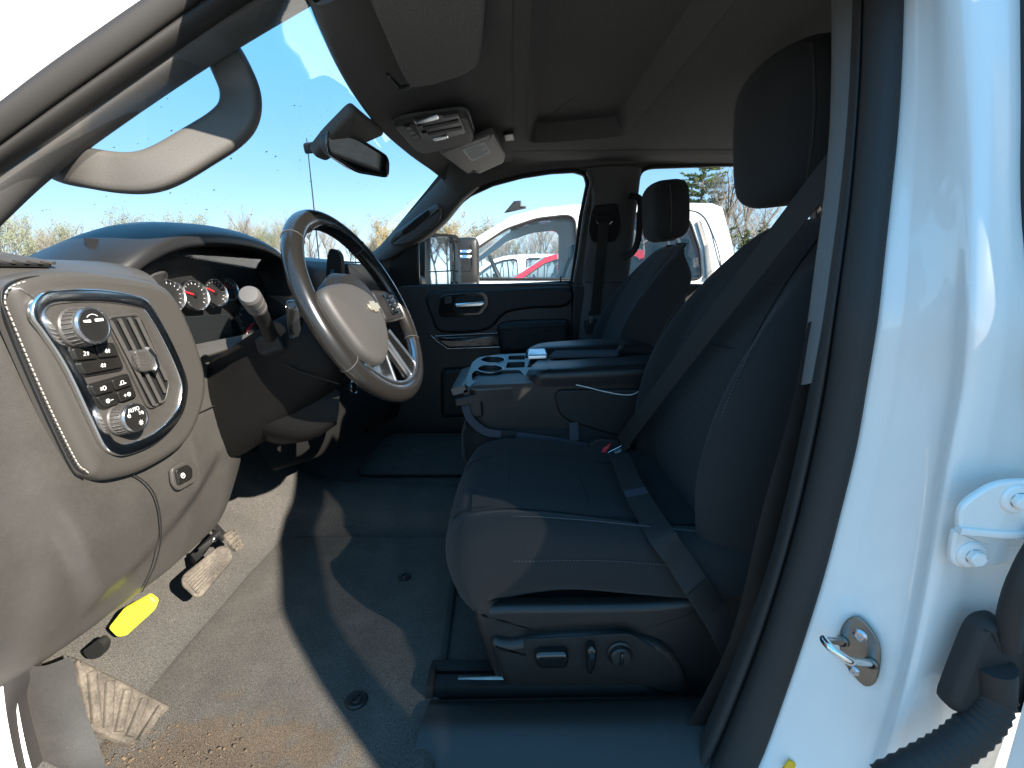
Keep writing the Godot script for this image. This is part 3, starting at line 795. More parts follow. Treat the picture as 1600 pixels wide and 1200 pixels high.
# ---------------------------------------------------------------- passenger side
func passenger_side():
	var W1 = [[640, 452], [893, 441], [899, 400], [907, 340], [918, 288], [914, 272], [898, 267], [860, 269], [815, 276], [770, 288], [735, 304], [712, 322], [690, 347], [668, 368], [640, 385]]
	var W2 = [[978, 446], [988, 350], [994, 300], [998, 270], [1012, 261], [1130, 257], [1230, 256], [1262, 262], [1275, 300], [1278, 446]]
	var out = FS([[520, 470], [560, 415], [600, 378], [690, 268], [730, 244], [800, 228], [900, 224], [1000, 222], [1200, 220], [1330, 220], [1335, 452], [1000, 470]])
	var w1 = rnd(FS(W1), 0.01, 2); var w2 = rnd(FS(W2), 0.03, 3)
	part("side_frame", plate(out, [w1, w2], Vector3(0, 0, 0.05)), M.liner, cab, "dark lining round the passenger side windows")
	# thin seals round the glass
	part("window_seal", sweep(w1, rect2(0.008, 0.012, 0.004), Vector3(0, 0, 1), true), M.black, cab)
	part("window_seal", sweep(w2, rect2(0.008, 0.012, 0.004), Vector3(0, 0, 1), true), M.black, cab)
	var st = mesh()
	var gl = []
	for p in w1: gl.append(p + Vector3(0, 0, -0.035))
	flat_fill(st, gl, Vector3(0, 0, 1)); part("side_window", st, M.glass, cab)
	st = mesh(); gl = []
	for p in w2: gl.append(p + Vector3(0, 0, -0.035))
	flat_fill(st, gl, Vector3(0, 0, 1)); part("side_window", st, M.privacy_glass, cab)
	# bright strip on the window frame beside the centre pillar
	part("frame_edge", sweep(FS([[897, 440], [904, 400], [913, 335], [924, 285], [918, 268]], 0.055), rect2(0.006, 0.006, 0.003), Vector3(0, 0, 1)), M.gray_trim, cab)
	# windshield pillar trim with its grab handle
	var e = FS([[702, 262], [690, 279], [660, 312], [625, 350], [598, 380], [566, 414]], 0.02)
	var f = FS([[748, 292], [722, 314], [697, 344], [672, 366], [646, 383], [612, 404]], 0.045)
	var g = []
	for i in 6: g.append([e[i] + Vector3(-0.01, 0, -0.05), e[i], e[i].lerp(f[i], 0.4) + Vector3(0.0, 0, 0.03), f[i].lerp(e[i], 0.15) + Vector3(0, 0, 0.025), f[i], f[i] + Vector3(0, 0, -0.06)])
	var pt = part("pillar_trim", patch(g, 4, 4), M.pillar, cab, "blue gray trim of the far windshield pillar")
	var hh = rnd(FS([[684, 316], [690, 330], [684, 347], [640, 378], [618, 384], [606, 378], [612, 366], [655, 335]], 0.075), 0.02, 3)
	var gh = part("grab_handle", slab(hh, Vector3(0.01, -0.01, 0.03), 0.012), M.pillar, pt)
	part("handle_recess", slab(rnd(FS([[670, 327], [672, 338], [645, 360], [630, 368], [628, 361], [650, 342]], 0.108), 0.008, 3), Vector3(0, 0, 0.004), 0.001), M.dark, gh)
	part("mirror_sail", slab(FS([[655, 374], [657, 452], [600, 470], [612, 410]], 0.0), Vector3(0, 0, 0.03), 0.008), M.plastic, cab)
	# centre pillar
	g = []
	for r in [[262, 922, 1000], [300, 930, 996], [350, 926, 990], [400, 918, 985], [440, 914, 980], [500, 908, 972], [560, 902, 965]]:
		var a = far_side(r[1], r[0], 0.06); var b = far_side(r[2], r[0], 0.06)
		g.append([a + Vector3(-0.01, 0, -0.04), a, a.lerp(b, 0.5) + Vector3(0, 0, 0.03), b, b + Vector3(0.01, 0, -0.05)])
	var bp = part("pillar_trim", patch(g, 4, 4), M.pillar, cab, "gray trim of the far centre pillar with a belt slot")
	part("belt_bezel", slab(rnd(FS([[925, 322], [966, 318], [972, 352], [962, 378], [926, 380], [918, 360]], 0.095), 0.02, 3), Vector3(0, 0, 0.012), 0.005), M.plastic, bp)
	part("belt_loop", slab(rnd(FS([[930, 336], [960, 334], [958, 352], [932, 352]], 0.108), 0.015, 3), Vector3(0, 0, 0.014), 0.006), M.black, bp)
	part("loop_edge", tube(crv(FS([[931, 345], [936, 350], [950, 351], [957, 346]], 0.126), 4), 0.002, 6), M.chrome, bp)
	part("panel_line", tube(FS([[914, 441], [985, 441]], 0.098), 0.0016, 5), M.black, bp)
	# grab handle on the rear opening
	part("grab_handle", sweep(crv(FS([[985, 306], [1000, 312], [1000, 340], [997, 375], [988, 395], [974, 403]], 0.10), 5), rect2(0.012, 0.016, 0.009), Vector3(0, 0, 1)), M.dark, bp)
	# flank below the belt line, behind the door panel
	part("rear_door_panel", slab([Vector3(0.29, 0.65, -2.373), Vector3(0.29, 1.385, -2.373), Vector3(1.55, 1.385, -2.373), Vector3(1.55, 0.65, -2.373)], Vector3(0, 0, 0.03), 0.01), M.dark, cab)
	part("flank", slab([Vector3(-1.0, 0.5, -2.44), Vector3(-1.0, 1.385, -2.44), Vector3(1.6, 1.385, -2.44), Vector3(1.6, 0.5, -2.44)], Vector3(0, 0, -0.02), 0.005), M.paint, cab)
	passenger_door(); door_mirror()

func passenger_door():
	var t = thing("passenger_door", "black passenger door panel with chrome pull and brown wood strip", "door", Vector3(-0.2, 0.7, -2.38))
	var o = []
	for p in [[-0.95, 0.62], [-0.95, 1.385], [0.285, 1.395], [0.30, 1.2], [0.27, 0.62]]: o.append(Vector3(p[0], p[1], -2.385))
	part("panel", slab(rnd(o, 0.03, 3), Vector3(0, 0, 0.03), 0.012), M.plastic, t)
	# raised shoulder that sweeps down behind the pull
	part("upper_pad", slab(crv(ZZ([[672, 456], [780, 452], [886, 449], [886, 478], [830, 482], [790, 490], [768, 512], [740, 519], [690, 519], [676, 500]], -2.352), 3, true), Vector3(0, 0, 0.018), 0.014), M.dark, t)
	part("armrest", slab(rnd(ZZ([[776, 505], [800, 500], [889, 497], [889, 548], [782, 552]], -2.352), 0.03, 3), Vector3(0, 0, 0.07), 0.03), M.dark, t)
	part("arm_seam", tube(ZZ([[783, 514], [889, 509]], -2.276), 0.0015, 5), M.black, t)
	var bz = part("pull_bezel", slab(rnd(ZZ([[688, 465], [694, 460], [756, 456], [763, 463], [763, 478], [752, 492], [690, 496], [685, 488]], -2.334), 0.012, 3), Vector3(0, 0, 0.008), 0.003), M.gloss, t)
	part("pull_recess", slab(rnd(ZZ([[714, 463], [754, 461], [758, 470], [748, 489], [714, 490], [708, 478]], -2.326), 0.012, 3), Vector3(0, 0, 0.002), 0.0005), M.black, bz)
	part("pull_lever", slab(rnd(ZZ([[711, 474], [756, 471], [758, 475], [753, 479], [712, 481]], -2.318), 0.006, 3), Vector3(0, 0, 0.016), 0.006), M.chrome, t)
	for p in [[700, 469], [705, 468]]: part("lock_button", slab(rnd(ZZ([[p[0] - 5, p[1] - 5], [p[0] + 1, p[1] - 5], [p[0] + 1, p[1] + 6], [p[0] - 5, p[1] + 6]], -2.326), 0.004, 2), Vector3(0, 0, 0.004), 0.001), M.plastic, bz)
	var ws = part("wood_strip", slab(rnd(ZZ([[680, 526], [782, 521], [782, 541], [702, 543], [690, 536]], -2.352), 0.008, 3), Vector3(0, 0, 0.03), 0.01), M.wood, t, "brown wood strip across the door")
	part("chrome_edge", tube(ZZ([[674, 524], [684, 534], [700, 545], [782, 542]], -2.325), 0.0024, 6), M.chrome, ws)
	part("chrome_edge", tube(ZZ([[680, 525], [782, 520]], -2.322), 0.0016, 6), M.satin, ws)
	part("map_pocket", slab(rnd(ZZ([[690, 575], [880, 565], [880, 640], [690, 650]], -2.352), 0.03, 3), Vector3(0, 0, 0.05), 0.02), M.dark, t)
	part("lock_pin", lathe([[0.004, 0], [0.004, 0.03], [0.003, 0.034], [0, 0.035]], far_side(876, 443, 0.03), Vector3.UP, 10), M.black, t)

func door_mirror():
	var t = thing("door_mirror", "tall black tow mirror with an upper and a lower glass outside the passenger window", "mirror", Vector3(-0.4, 1.35, -2.62))
	var z = -2.64
	# the head faces back toward the cab; its glass looks to the rear and a little inward
	var nrm = Vector3(0.77, 0.01, 0.64).normalized()
	var c = qz(687, 407, z)
	var pl = Plane(nrm, nrm.dot(c))
	var fr = rnd(PP([[660, 370], [664, 364], [708, 367], [715, 374], [717, 445], [712, 452], [662, 450]], pl), 0.02, 3)
	var fb = []
	for p in fr: fb.append(p - nrm * 0.021)
	part("housing", slab(fb, -nrm * 0.10 + Vector3(0, 0, -0.02), 0.03), M.plastic, t)
	var hole = rnd(PP([[667, 372], [669, 369], [706, 371], [711, 377], [712, 443], [709, 447], [668, 447]], pl), 0.012, 3)
	part("frame", plate(fr, [hole], -nrm * 0.02), M.gloss, t)
	var up = []
	for p in rnd(PP([[667, 370], [711, 371], [712, 422], [667, 424]], pl), 0.004, 2): up.append(p - nrm * 0.012)
	var st = mesh(); flat_fill(st, up, nrm); part("glass", st, M.mirror, t)
	up = []
	for p in rnd(PP([[667, 426], [712, 424], [712, 448], [667, 448]], pl), 0.004, 2): up.append(p - nrm * 0.010)
	st = mesh(); flat_fill(st, up, nrm); part("glass", st, M.mirror, t)
	part("bracket", slab(rnd(ZZ([[646, 380], [664, 376], [664, 450], [650, 452]], -2.50), 0.01, 3), Vector3(0, 0, -0.12), 0.02), M.plastic, t)
	part("mount_arm", rblock(qz(655, 440, -2.5), Vector3(0.06, 0.06, 0.2), 0.02), M.plastic, t)

# ---------------------------------------------------------------- headliner
func roof_lining():
	var g = []
	for zz in [-0.80, -0.88, -1.0, -1.2, -1.5, -1.8, -2.0, -2.10, -2.17]:
		var f = (zz + 1.47) / 0.66
		var xf = -0.372 + 0.088 * f * f
		var side = pow(abs(f), 6.0) * 0.02
		g.append([Vector3(xf - 0.02, 1.865 - side, zz), Vector3(xf, 1.832 - side, zz), Vector3(xf + 0.03, 1.838 - side, zz), Vector3(-0.22, 1.862 - side, zz), Vector3(-0.10, 1.872 - side, zz), Vector3(0.0, 1.876 - side, zz)])
	var hl = thing("headliner", "dark gray cloth headliner with a recessed roof panel", "headliner", Vector3(0.5, 1.86, -1.5))
	part("front_section", patch(g, 4, 4), M.liner, hl)
	var y = 1.878
	# field round the recess, then the recess itself 35 mm up
	var rec = rnd([Vector3(0.035, y, -0.86), Vector3(0.37, y, -0.86), Vector3(0.37, y, -1.68), Vector3(0.355, y, -1.74), Vector3(0.09, y, -1.82), Vector3(0.05, y, -1.80)], 0.09, 6)
	var field = [Vector3(-0.002, y, -0.80), Vector3(1.55, y, -0.80), Vector3(1.55, y, -2.20), Vector3(-0.002, y, -2.20)]
	var st = mesh()
	part("roof_field", plate(field, [rec], Vector3(0, -0.004, 0), st), M.liner, hl)
	st = mesh()
	var ins = insets(rec, Vector3.UP)
	var r0 = []; var r1 = []; var r2 = []; var r3 = []
	for i in rec.size():
		r0.append(rec[i] + Vector3(0, -0.004, 0)); r1.append(rec[i] + ins[i] * 0.008 + Vector3(0, 0.006, 0)); r2.append(rec[i] + ins[i] * 0.028 + Vector3(0, 0.045, 0)); r3.append(rec[i] + ins[i] * 0.036 + Vector3(0, 0.049, 0))
	skin(st, [r0, r1, r2, r3]); st.set_smooth_group(1); flat_fill(st, r3, Vector3.UP)
	part("recessed_panel", st, M.liner, hl)
	# lining turning down to the passenger side windows
	g = []
	for p in [[690, 280], [715, 305], [760, 286], [815, 270], [860, 263], [910, 261], [960, 258], [1010, 255], [1130, 251], [1300, 250]]:
		var a = far_side(p[0], p[1], 0.055)
		g.append([a, a + Vector3(0, 0.018, 0.03), Vector3(a.x, min(1.874, a.y + 0.06), a.z + 0.10), Vector3(a.x, 1.8765, a.z + 0.19)])
	part("side_lining", patch(g, 3, 4), M.liner, hl)
	part("coat_hook", slab(rnd(YY([[786, 207], [802, 205], [804, 215], [789, 217]], 1.872), 0.004, 2), Vector3(0, -0.008, 0), 0.003), M.plastic, hl)
# ---------------------------------------------------------------- dashboard
func stitches(path: Array, step, r, nm, m, parent):
	var st = mesh()
	var d = 0.0
	for i in path.size() - 1:
		var L = path[i].distance_to(path[i + 1])
		while d < L:
			var a = path[i].lerp(path[i + 1], d / L); var b = a + (path[i + 1] - path[i]).normalized() * step * 0.62
			tube([a, b], r, 5, st)
			d += step
		d -= L
	var o = part(nm, st, m, parent); o.set_meta("kind", "stuff")
func dashboard():
	var t = thing("dashboard", "dusty gray dashboard with chrome ringed switch panel and gauge cowl", "dashboard", Vector3(-0.65, 0.9, -1.5))
	# top pad
	var g = []
	var tops = [[[-0.48, 0.0], [-0.54, 0.0], [-0.60, 0.0], [-0.70, 0.0], [-0.80, 0.0], [-0.845, -0.005]], [[-1.36, 0.02], [-1.45, 0.032], [-1.7, 0.035], [-2.0, 0.03], [-2.3, 0.015], [-2.42, 0.0]], [[-0.84, -0.03], [-1.1, -0.02], [-1.37, -0.01]]]
	for ti in 3:
		g = []
		for r in tops[ti]:
			var z = r[0]; var h = r[1]
			if ti == 2:
				g.append([Vector3(-1.34, 1.30, z), Vector3(-1.05, 1.385, z), Vector3(-0.80, 1.42, z)])
				continue
			g.append([Vector3(-1.34, 1.30 + h * 0.3, z), Vector3(-1.05, 1.385 + h * 0.6, z), Vector3(-0.80, 1.435 + h, z), Vector3(-0.68, 1.452 + h, z), Vector3(-0.625, 1.442 + h, z), Vector3(-0.600, 1.415 + h, z), Vector3(-0.598, 1.37 + h, z)])
		part("top_pad", patch(g, 4, 4), M.leather if ti == 0 else M.pad, t)
	# demister grille at the end of the top pad
	var gr = part("demister_grille", slab(rnd([Vector3(-0.665, 1.4515, -0.52), Vector3(-0.615, 1.4405, -0.52), Vector3(-0.617, 1.4405, -0.672), Vector3(-0.640, 1.4475, -0.682), Vector3(-0.665, 1.4515, -0.66)], 0.006, 2), Vector3(0.001, 0.004, 0), 0.001), M.black, t)
	for i in 8:
		var z = -0.535 - i * 0.018
		part("grille_bar", sweep([Vector3(-0.667, 1.457, z), Vector3(-0.613, 1.446, z - 0.010)], rect2(0.0035, 0.002, 0.001), Vector3.UP), M.leather, gr)
	# lower panel in front of the driver's knees
	g = []
	for r in [[-0.48, -0.015, -0.09, 0.0, 1.43], [-0.545, -0.01, -0.075, 0.0, 1.43], [-0.60, 0.0, -0.06, 0.0, 1.43], [-0.68, 0.0, -0.045, 0.0, 1.43], [-0.77, 0.0, -0.03, 0.004, 1.43], [-0.835, 0.0, -0.022, 0.006, 1.42], [-0.862, 0.0, -0.018, 0.01, 1.275], [-0.92, -0.005, -0.014, 0.015, 1.268], [-0.98, -0.01, -0.01, 0.03, 1.265], [-1.06, -0.03, -0.015, 0.07, 1.265]]:
		var z = r[0]; var a = r[1]; var b = r[2]; var u = r[3]; var yt = r[4]
		g.append([Vector3(-0.612 + a, yt, z), Vector3(-0.603 + a, lerp(1.15, yt, 0.75), z), Vector3(-0.598 + a, lerp(1.15, yt, 0.35), z), Vector3(-0.592 + a, 1.15, z), Vector3(-0.585 + b * 0.15 + a, 1.07, z), Vector3(-0.592 + b * 0.5 + a, 0.98 + u * 0.4, z), Vector3(-0.605 + b + a, 0.905 + u * 0.8, z), Vector3(-0.630 + b + a, 0.866 + u, z), Vector3(-0.68 + b + a, 0.862 + u, z), Vector3(-0.85 + b, 0.90 + u, z)])
	var crease = [[-0.40, 1.30], [-0.585, 1.12], [-0.615, 1.03], [-0.6565, 0.935], [-0.709, 0.949], [-0.835, 1.011], [-0.93, 1.07], [-1.2, 1.10]]
	var mould = func(p: Vector3) -> Vector3:      # the lower part of the panel is pressed in below a bent crease
		var yy = 1.1
		for i in crease.size() - 1:
			if p.z <= crease[i][0] and p.z >= crease[i + 1][0]: yy = lerp(float(crease[i][1]), float(crease[i + 1][1]), (p.z - crease[i][0]) / (crease[i + 1][0] - crease[i][0]))
		return p - Vector3(0.016, 0, 0) * smoothstep(-0.022, 0.030, yy - p.y) * smoothstep(-1.05, -0.85, p.z)
	var kp = part("knee_panel", patch(g, 9, 9, null, false, mould), M.trim, t, "dusty lower panel with scuffs and a parking brake button")
	# raised moulding lines on the knee panel
	part("panel_seam", tube(crv(XX([[178, 738, -0.588], [215, 745, -0.582], [243, 775, -0.578], [252, 830, -0.590], [243, 880, -0.615], [222, 925, -0.642]], 0), 5), 0.0011, 5), M.dark, kp)
	part("panel_seam", tube(XX([[292, 655, -0.594], [322, 640, -0.594], [366, 620, -0.596]], 0), 0.0011, 5), M.dark, kp)
	# shield shaped hatch mark near the hinge pillar
	var em = XX([[33, 932, -0.672], [62, 930, -0.666], [70, 943, -0.665], [52, 955, -0.670], [36, 944, -0.674]], 0)
	part("release_emblem", sweep(em, rect2(0.0012, 0.001), Vector3(1, 0, 0.2), true), M.trim, kp)
	# parking brake button
	var bb = part("button_bezel", slab(rnd(XX([[264, 732], [290, 718], [304, 728], [304, 752], [276, 768], [266, 756]], -0.583), 0.008, 3), Vector3(0.005, 0.001, 0), 0.002), M.trim, kp)
	var pb = part("parking_brake_button", slab(rnd(XX([[272, 735], [290, 726], [298, 733], [298, 748], [277, 759]], -0.577), 0.005, 3), Vector3(0.004, 0.001, 0), 0.0015), M.plastic, bb)
	var ic = qx(286, 743, -0.5718)
	part("brake_symbol", sweep(ring_pts(ic, Vector3(1, 0.2, 0), 0.0042, 16), rect2(0.0005, 0.0005), Vector3(1, 0.2, 0), true), M.white_ink, pb)
	lettering("P", 0.009, ic, Vector3(0, 0, -1), Vector3(0, 1, 0), M.white_ink, pb)
	switch_panel(t)
	cluster(t)
	centre_stack(t)

func ring_pts(c: Vector3, axis: Vector3, r, n := 24) -> Array:
	var b = frame(axis); var o = []
	for i in n: o.append(c + b.x * r * cos(TAU * i / n) + b.y * r * sin(TAU * i / n))
	return o

func switch_panel(t):
	var X0 = -0.598
	var o = crv(XX([[-24, 462], [0, 516], [50, 628], [100, 730], [122, 748], [152, 750], [205, 734], [262, 698], [289, 650], [298, 600], [288, 552], [264, 494], [240, 456], [208, 438], [130, 425], [60, 423], [8, 431], [-20, 443]], X0), 4, true)
	var pad = part("bezel_pad", slab(o, Vector3(0.034, 0.002, 0), 0.017, 5), M.leather, t, "stitched leather pad round the switches")
	var sx = -0.5645
	stitches(crv(XX([[200, 447], [130, 437], [62, 437], [20, 447], [8, 468], [22, 508], [70, 620], [118, 718], [135, 736]], sx - 0.004), 8), 0.0062, 0.0009, "stitching", M.thread, pad)
	part("pad_seam", tube(crv(XX([[206, 443], [130, 432], [58, 432], [14, 443], [2, 466], [16, 510], [64, 622], [112, 722], [132, 741]], sx - 0.006), 6), 0.0012, 5), M.dark, pad)
	# chrome surround
	var ring = crv(XX([[57, 492], [62, 474], [84, 464], [150, 462], [212, 471], [231, 485], [262, 540], [283, 590], [285, 615], [278, 643], [260, 667], [233, 688], [196, 702], [178, 700], [164, 688], [148, 655], [108, 570], [73, 515]], -0.560), 5, true)
	part("chrome_ring", sweep(ring, rect2(0.0085, 0.0045, 0.003), Vector3(1, 0, 0), true), M.chrome, t)
	part("face_plate", slab(ring, Vector3(0.0015, 0, 0), 0.0005), M.trim, t)
	# rotary knobs
	for k in [[118, 512, 0.0245, 0], [186, 655, 0.0215, 1]]:
		var c = qx(k[0], k[1], -0.5585); var ax = Vector3(0.985, 0.12, 0.06).normalized(); var r = k[2]
		var kn = part("rotary_knob", lathe([[r * 1.08, 0], [r * 1.06, 0.004], [r * 0.98, 0.006], [r * 0.93, 0.020], [r * 0.93, 0.0225]], c, ax, 30), M.trim, t)
		var b = frame(ax); var st = mesh()
		for i in 26:
			var a = TAU * i / 26
			var d = b.x * cos(a) + b.y * sin(a)
			tube([c + d * r * 1.0 + ax * 0.007, c + d * r * 0.945 + ax * 0.019], 0.0011, 5, st)
		part("knurl", st, M.trim, kn)
		part("knob_ring", lathe([[r * 0.93, 0.0215], [r * 0.96, 0.024], [r * 0.92, 0.0275], [r * 0.84, 0.0275], [r * 0.82, 0.0262]], c, ax, 30), M.satin, kn)
		part("knob_face", disc(c + ax * 0.0266, ax, r * 0.84, 28), M.plastic, kn)
		var f = c + ax * 0.0271
		var rt = b.x if b.x.z < 0 else -b.x; var up = ax.cross(rt)
		if up.y < 0: up = -up
		if k[3] == 1:
			lettering("AUTO", 0.0075, f + up * 0.0115 - rt * 0.001, rt, up, M.white_ink, kn)
			part("off_symbol", sweep(ring_pts(f - rt * 0.011 + up * 0.005, ax, 0.0021, 12), rect2(0.00045, 0.0004), ax, true), M.white_ink, kn)
			part("off_symbol", tube([f - rt * 0.011 + up * 0.0055, f - rt * 0.011 + up * 0.0085], 0.0004, 4), M.white_ink, kn)
			part("lamp_symbol", slab(rnd([f + rt * 0.010 + up * 0.007, f + rt * 0.013 + up * 0.006, f + rt * 0.013 + up * 0.001, f + rt * 0.010 + up * 0.002], 0.002, 3), ax * 0.0004, 0.0001), M.white_ink, kn)
			var st2 = mesh()
			for j in 3: tube([f + rt * 0.0055 + up * (0.007 - j * 0.002), f + rt * 0.009 + up * (0.0065 - j * 0.002)], 0.00035, 4, st2)
			part("lamp_symbol", st2, M.white_ink, kn)
			part("dimmer_symbol", sweep(ring_pts(f + rt * 0.005 - up * 0.009, ax, 0.0017, 12), rect2(0.0004, 0.0004), ax, true), M.white_ink, kn)
			st2 = mesh()
			for j in 8:
				var dd = rt * cos(TAU * j / 8) + up * sin(TAU * j / 8)
				tube([f + rt * 0.005 - up * 0.009 + dd * 0.0026, f + rt * 0.005 - up * 0.009 + dd * 0.0040], 0.00035, 4, st2)
			part("dimmer_symbol", st2, M.white_ink, kn)
		else:
			var arc = []
			for j in 9: arc.append(f + rt * 0.012 * sin(-0.7 + j * 0.17) + up * 0.014 * cos(-0.7 + j * 0.17))
			part("range_arc", tube(arc, 0.0005, 4), M.white_ink, kn)
			part("range_mark", slab(rnd([f - rt * 0.014 + up * 0.0075, f - rt * 0.004 + up * 0.0075, f - rt * 0.004 + up * 0.004, f - rt * 0.014 + up * 0.005], 0.001, 2), ax * 0.0004, 0.0001), M.white_ink, kn)
			part("range_mark", slab(rnd([f + rt * 0.002 + up * 0.008, f + rt * 0.014 + up * 0.008, f + rt * 0.014 + up * 0.0045, f + rt * 0.002 + up * 0.0045], 0.001, 2), ax * 0.0004, 0.0001), M.white_ink, kn)
	# push buttons, each with its print
	var bp = part("button_plate", slab(rnd(XX([[104, 542], [176, 535], [192, 575], [186, 580], [128, 590], [120, 580]], -0.5584), 0.004, 2), Vector3(0.002, 0, 0), 0.001), M.plastic, t)
	var bq = part("button_plate", slab(rnd(XX([[134, 601], [198, 583], [212, 620], [160, 641], [150, 636]], -0.5584), 0.004, 2), Vector3(0.002, 0, 0), 0.001), M.plastic, t)
	var defs = [[bp, [[109, 545], [142, 542], [149, 560], [117, 563]], "2"], [bp, [[145, 541], [173, 538], [181, 556], [152, 559]], "4"], [bp, [[120, 567], [183, 559], [187, 574], [130, 585]], "A"],
		[bq, [[138, 603], [168, 595], [174, 611], [146, 618]], "I0"], [bq, [[171, 594], [196, 587], [202, 602], [177, 610]], "^"], [bq, [[148, 621], [176, 614], [182, 631], [160, 637]], "0-"], [bq, [[179, 613], [204, 605], [209, 620], [185, 629]], "+0"]]
	for d in defs:
		var ou = XX(d[1], -0.5562)
		var b = part("push_button", slab(rnd(ou, 0.003, 3), Vector3(0.004, 0, 0), 0.0012), M.plastic, d[0])
		var c = (ou[0] + ou[1] + ou[2] + ou[3]) / 4.0 + Vector3(0.0043, 0, 0)
		var rt = (ou[1] - ou[0]).normalized(); var up = Vector3(1, 0, 0).cross(rt)
		if up.y < 0: up = -up
		match d[2]:
			"2", "4", "A":
				lettering("2" if d[2] == "2" else "4", 0.0075, c - rt * 0.002, rt, up, M.white_ink, b)
				part("arrow_symbol", tube([c + rt * 0.0025 - up * 0.0022, c + rt * 0.0025 + up * 0.002], 0.0008, 5), M.white_ink, b)
				part("arrow_symbol", tube([c + rt * 0.001 + up * 0.0008, c + rt * 0.0025 + up * 0.0024, c + rt * 0.004 + up * 0.0008], 0.0005, 5), M.white_ink, b)
			"I0":
				part("fog_lamp_symbol", sweep(ring_pts(c + rt * 0.0015, Vector3(1, 0, 0), 0.0026, 12), rect2(0.0005, 0.0004), Vector3(1, 0, 0), true), M.white_ink, b)
				for j in 3: part("fog_lamp_symbol", tube([c - rt * 0.005 + up * (j - 1) * 0.0017, c - rt * 0.002 + up * (j - 1) * 0.0017], 0.0004, 4), M.white_ink, b)
			"^":
				part("cargo_lamp_symbol", tube([c - rt * 0.006 - up * 0.002, c - rt * 0.003 - up * 0.002, c - rt * 0.002 + up * 0.003, c + rt * 0.002 + up * 0.003, c + rt * 0.002 - up * 0.001, c + rt * 0.006 - up * 0.001, c + rt * 0.006 - up * 0.002, c - rt * 0.006 - up * 0.002], 0.0005, 4), M.white_ink, b)
			"0-", "+0":
				var sgn = -1.0 if d[2] == "0-" else 1.0
				var cc = c + rt * 0.003 * sgn
				part("dial_symbol", sweep(ring_pts(cc, Vector3(1, 0, 0), 0.0026, 12), rect2(0.0005, 0.0004), Vector3(1, 0, 0), true), M.white_ink, b)
				part("dial_symbol", tube([cc - up * 0.001, cc + up * 0.002 + rt * 0.002], 0.0005, 4), M.white_ink, b)
				part("dimmer_mark", tube([c - rt * 0.004 * sgn - rt * 0.002, c - rt * 0.004 * sgn + rt * 0.002], 0.0005, 4), M.white_ink, b)
				if sgn > 0: part("dimmer_mark", tube([c - rt * 0.004 - up * 0.002, c - rt * 0.004 + up * 0.002], 0.0005, 4), M.white_ink, b)
	# air vent: dark duct, slats, thumb tab
	var vo = rnd(XX([[166, 500], [172, 495], [212, 491], [222, 500], [258, 580], [263, 600], [258, 625], [236, 637], [230, 634]], -0.5560), 0.006, 3)
	var vent = part("air_vent", slab(vo, Vector3(0.0012, 0, 0), 0.0004), M.black, t)
	part("vent_frame", sweep(vo, rect2(0.0018, 0.0022, 0.001), Vector3(1, 0, 0), true), M.trim, vent)
	for s in [[[172, 502], [240, 632]], [[186, 499], [250, 628]], [[201, 497], [257, 612]], [[214, 497], [259, 592]]]:
		var a = qx(s[0][0], s[0][1], -0.552); var b = qx(s[1][0], s[1][1], -0.552)
		part("vent_slat", sweep([a, b], rect2(0.0026, 0.0042, 0.0012), Vector3(0.78, 0.05, 0.62)), M.trim, vent)
	var tb = part("vent_tab", slab(rnd(XX([[200, 548], [226, 545], [236, 558], [240, 578], [214, 582], [208, 574]], -0.549), 0.004, 3), Vector3(0.010, 0, 0), 0.003), M.trim, vent)
	part("tab_edge", sweep(XX([[229, 545], [239, 557], [244, 572], [241, 580]], -0.540), rect2(0.0038, 0.004, 0.002), Vector3(1, 0, 0)), M.satin, tb)
	var sd = mesh()
	for i in 5:
		for j in 5:
			var p = qx(208 + i * 4.2 + j * 2.2, 553 + j * 5.2, -0.5387)
			lathe([[0.0009, 0], [0.0006, 0.0006], [0, 0.0007]], p, Vector3(1, 0, 0), 6, sd)
	part("tab_dimples", sd, M.trim, tb)

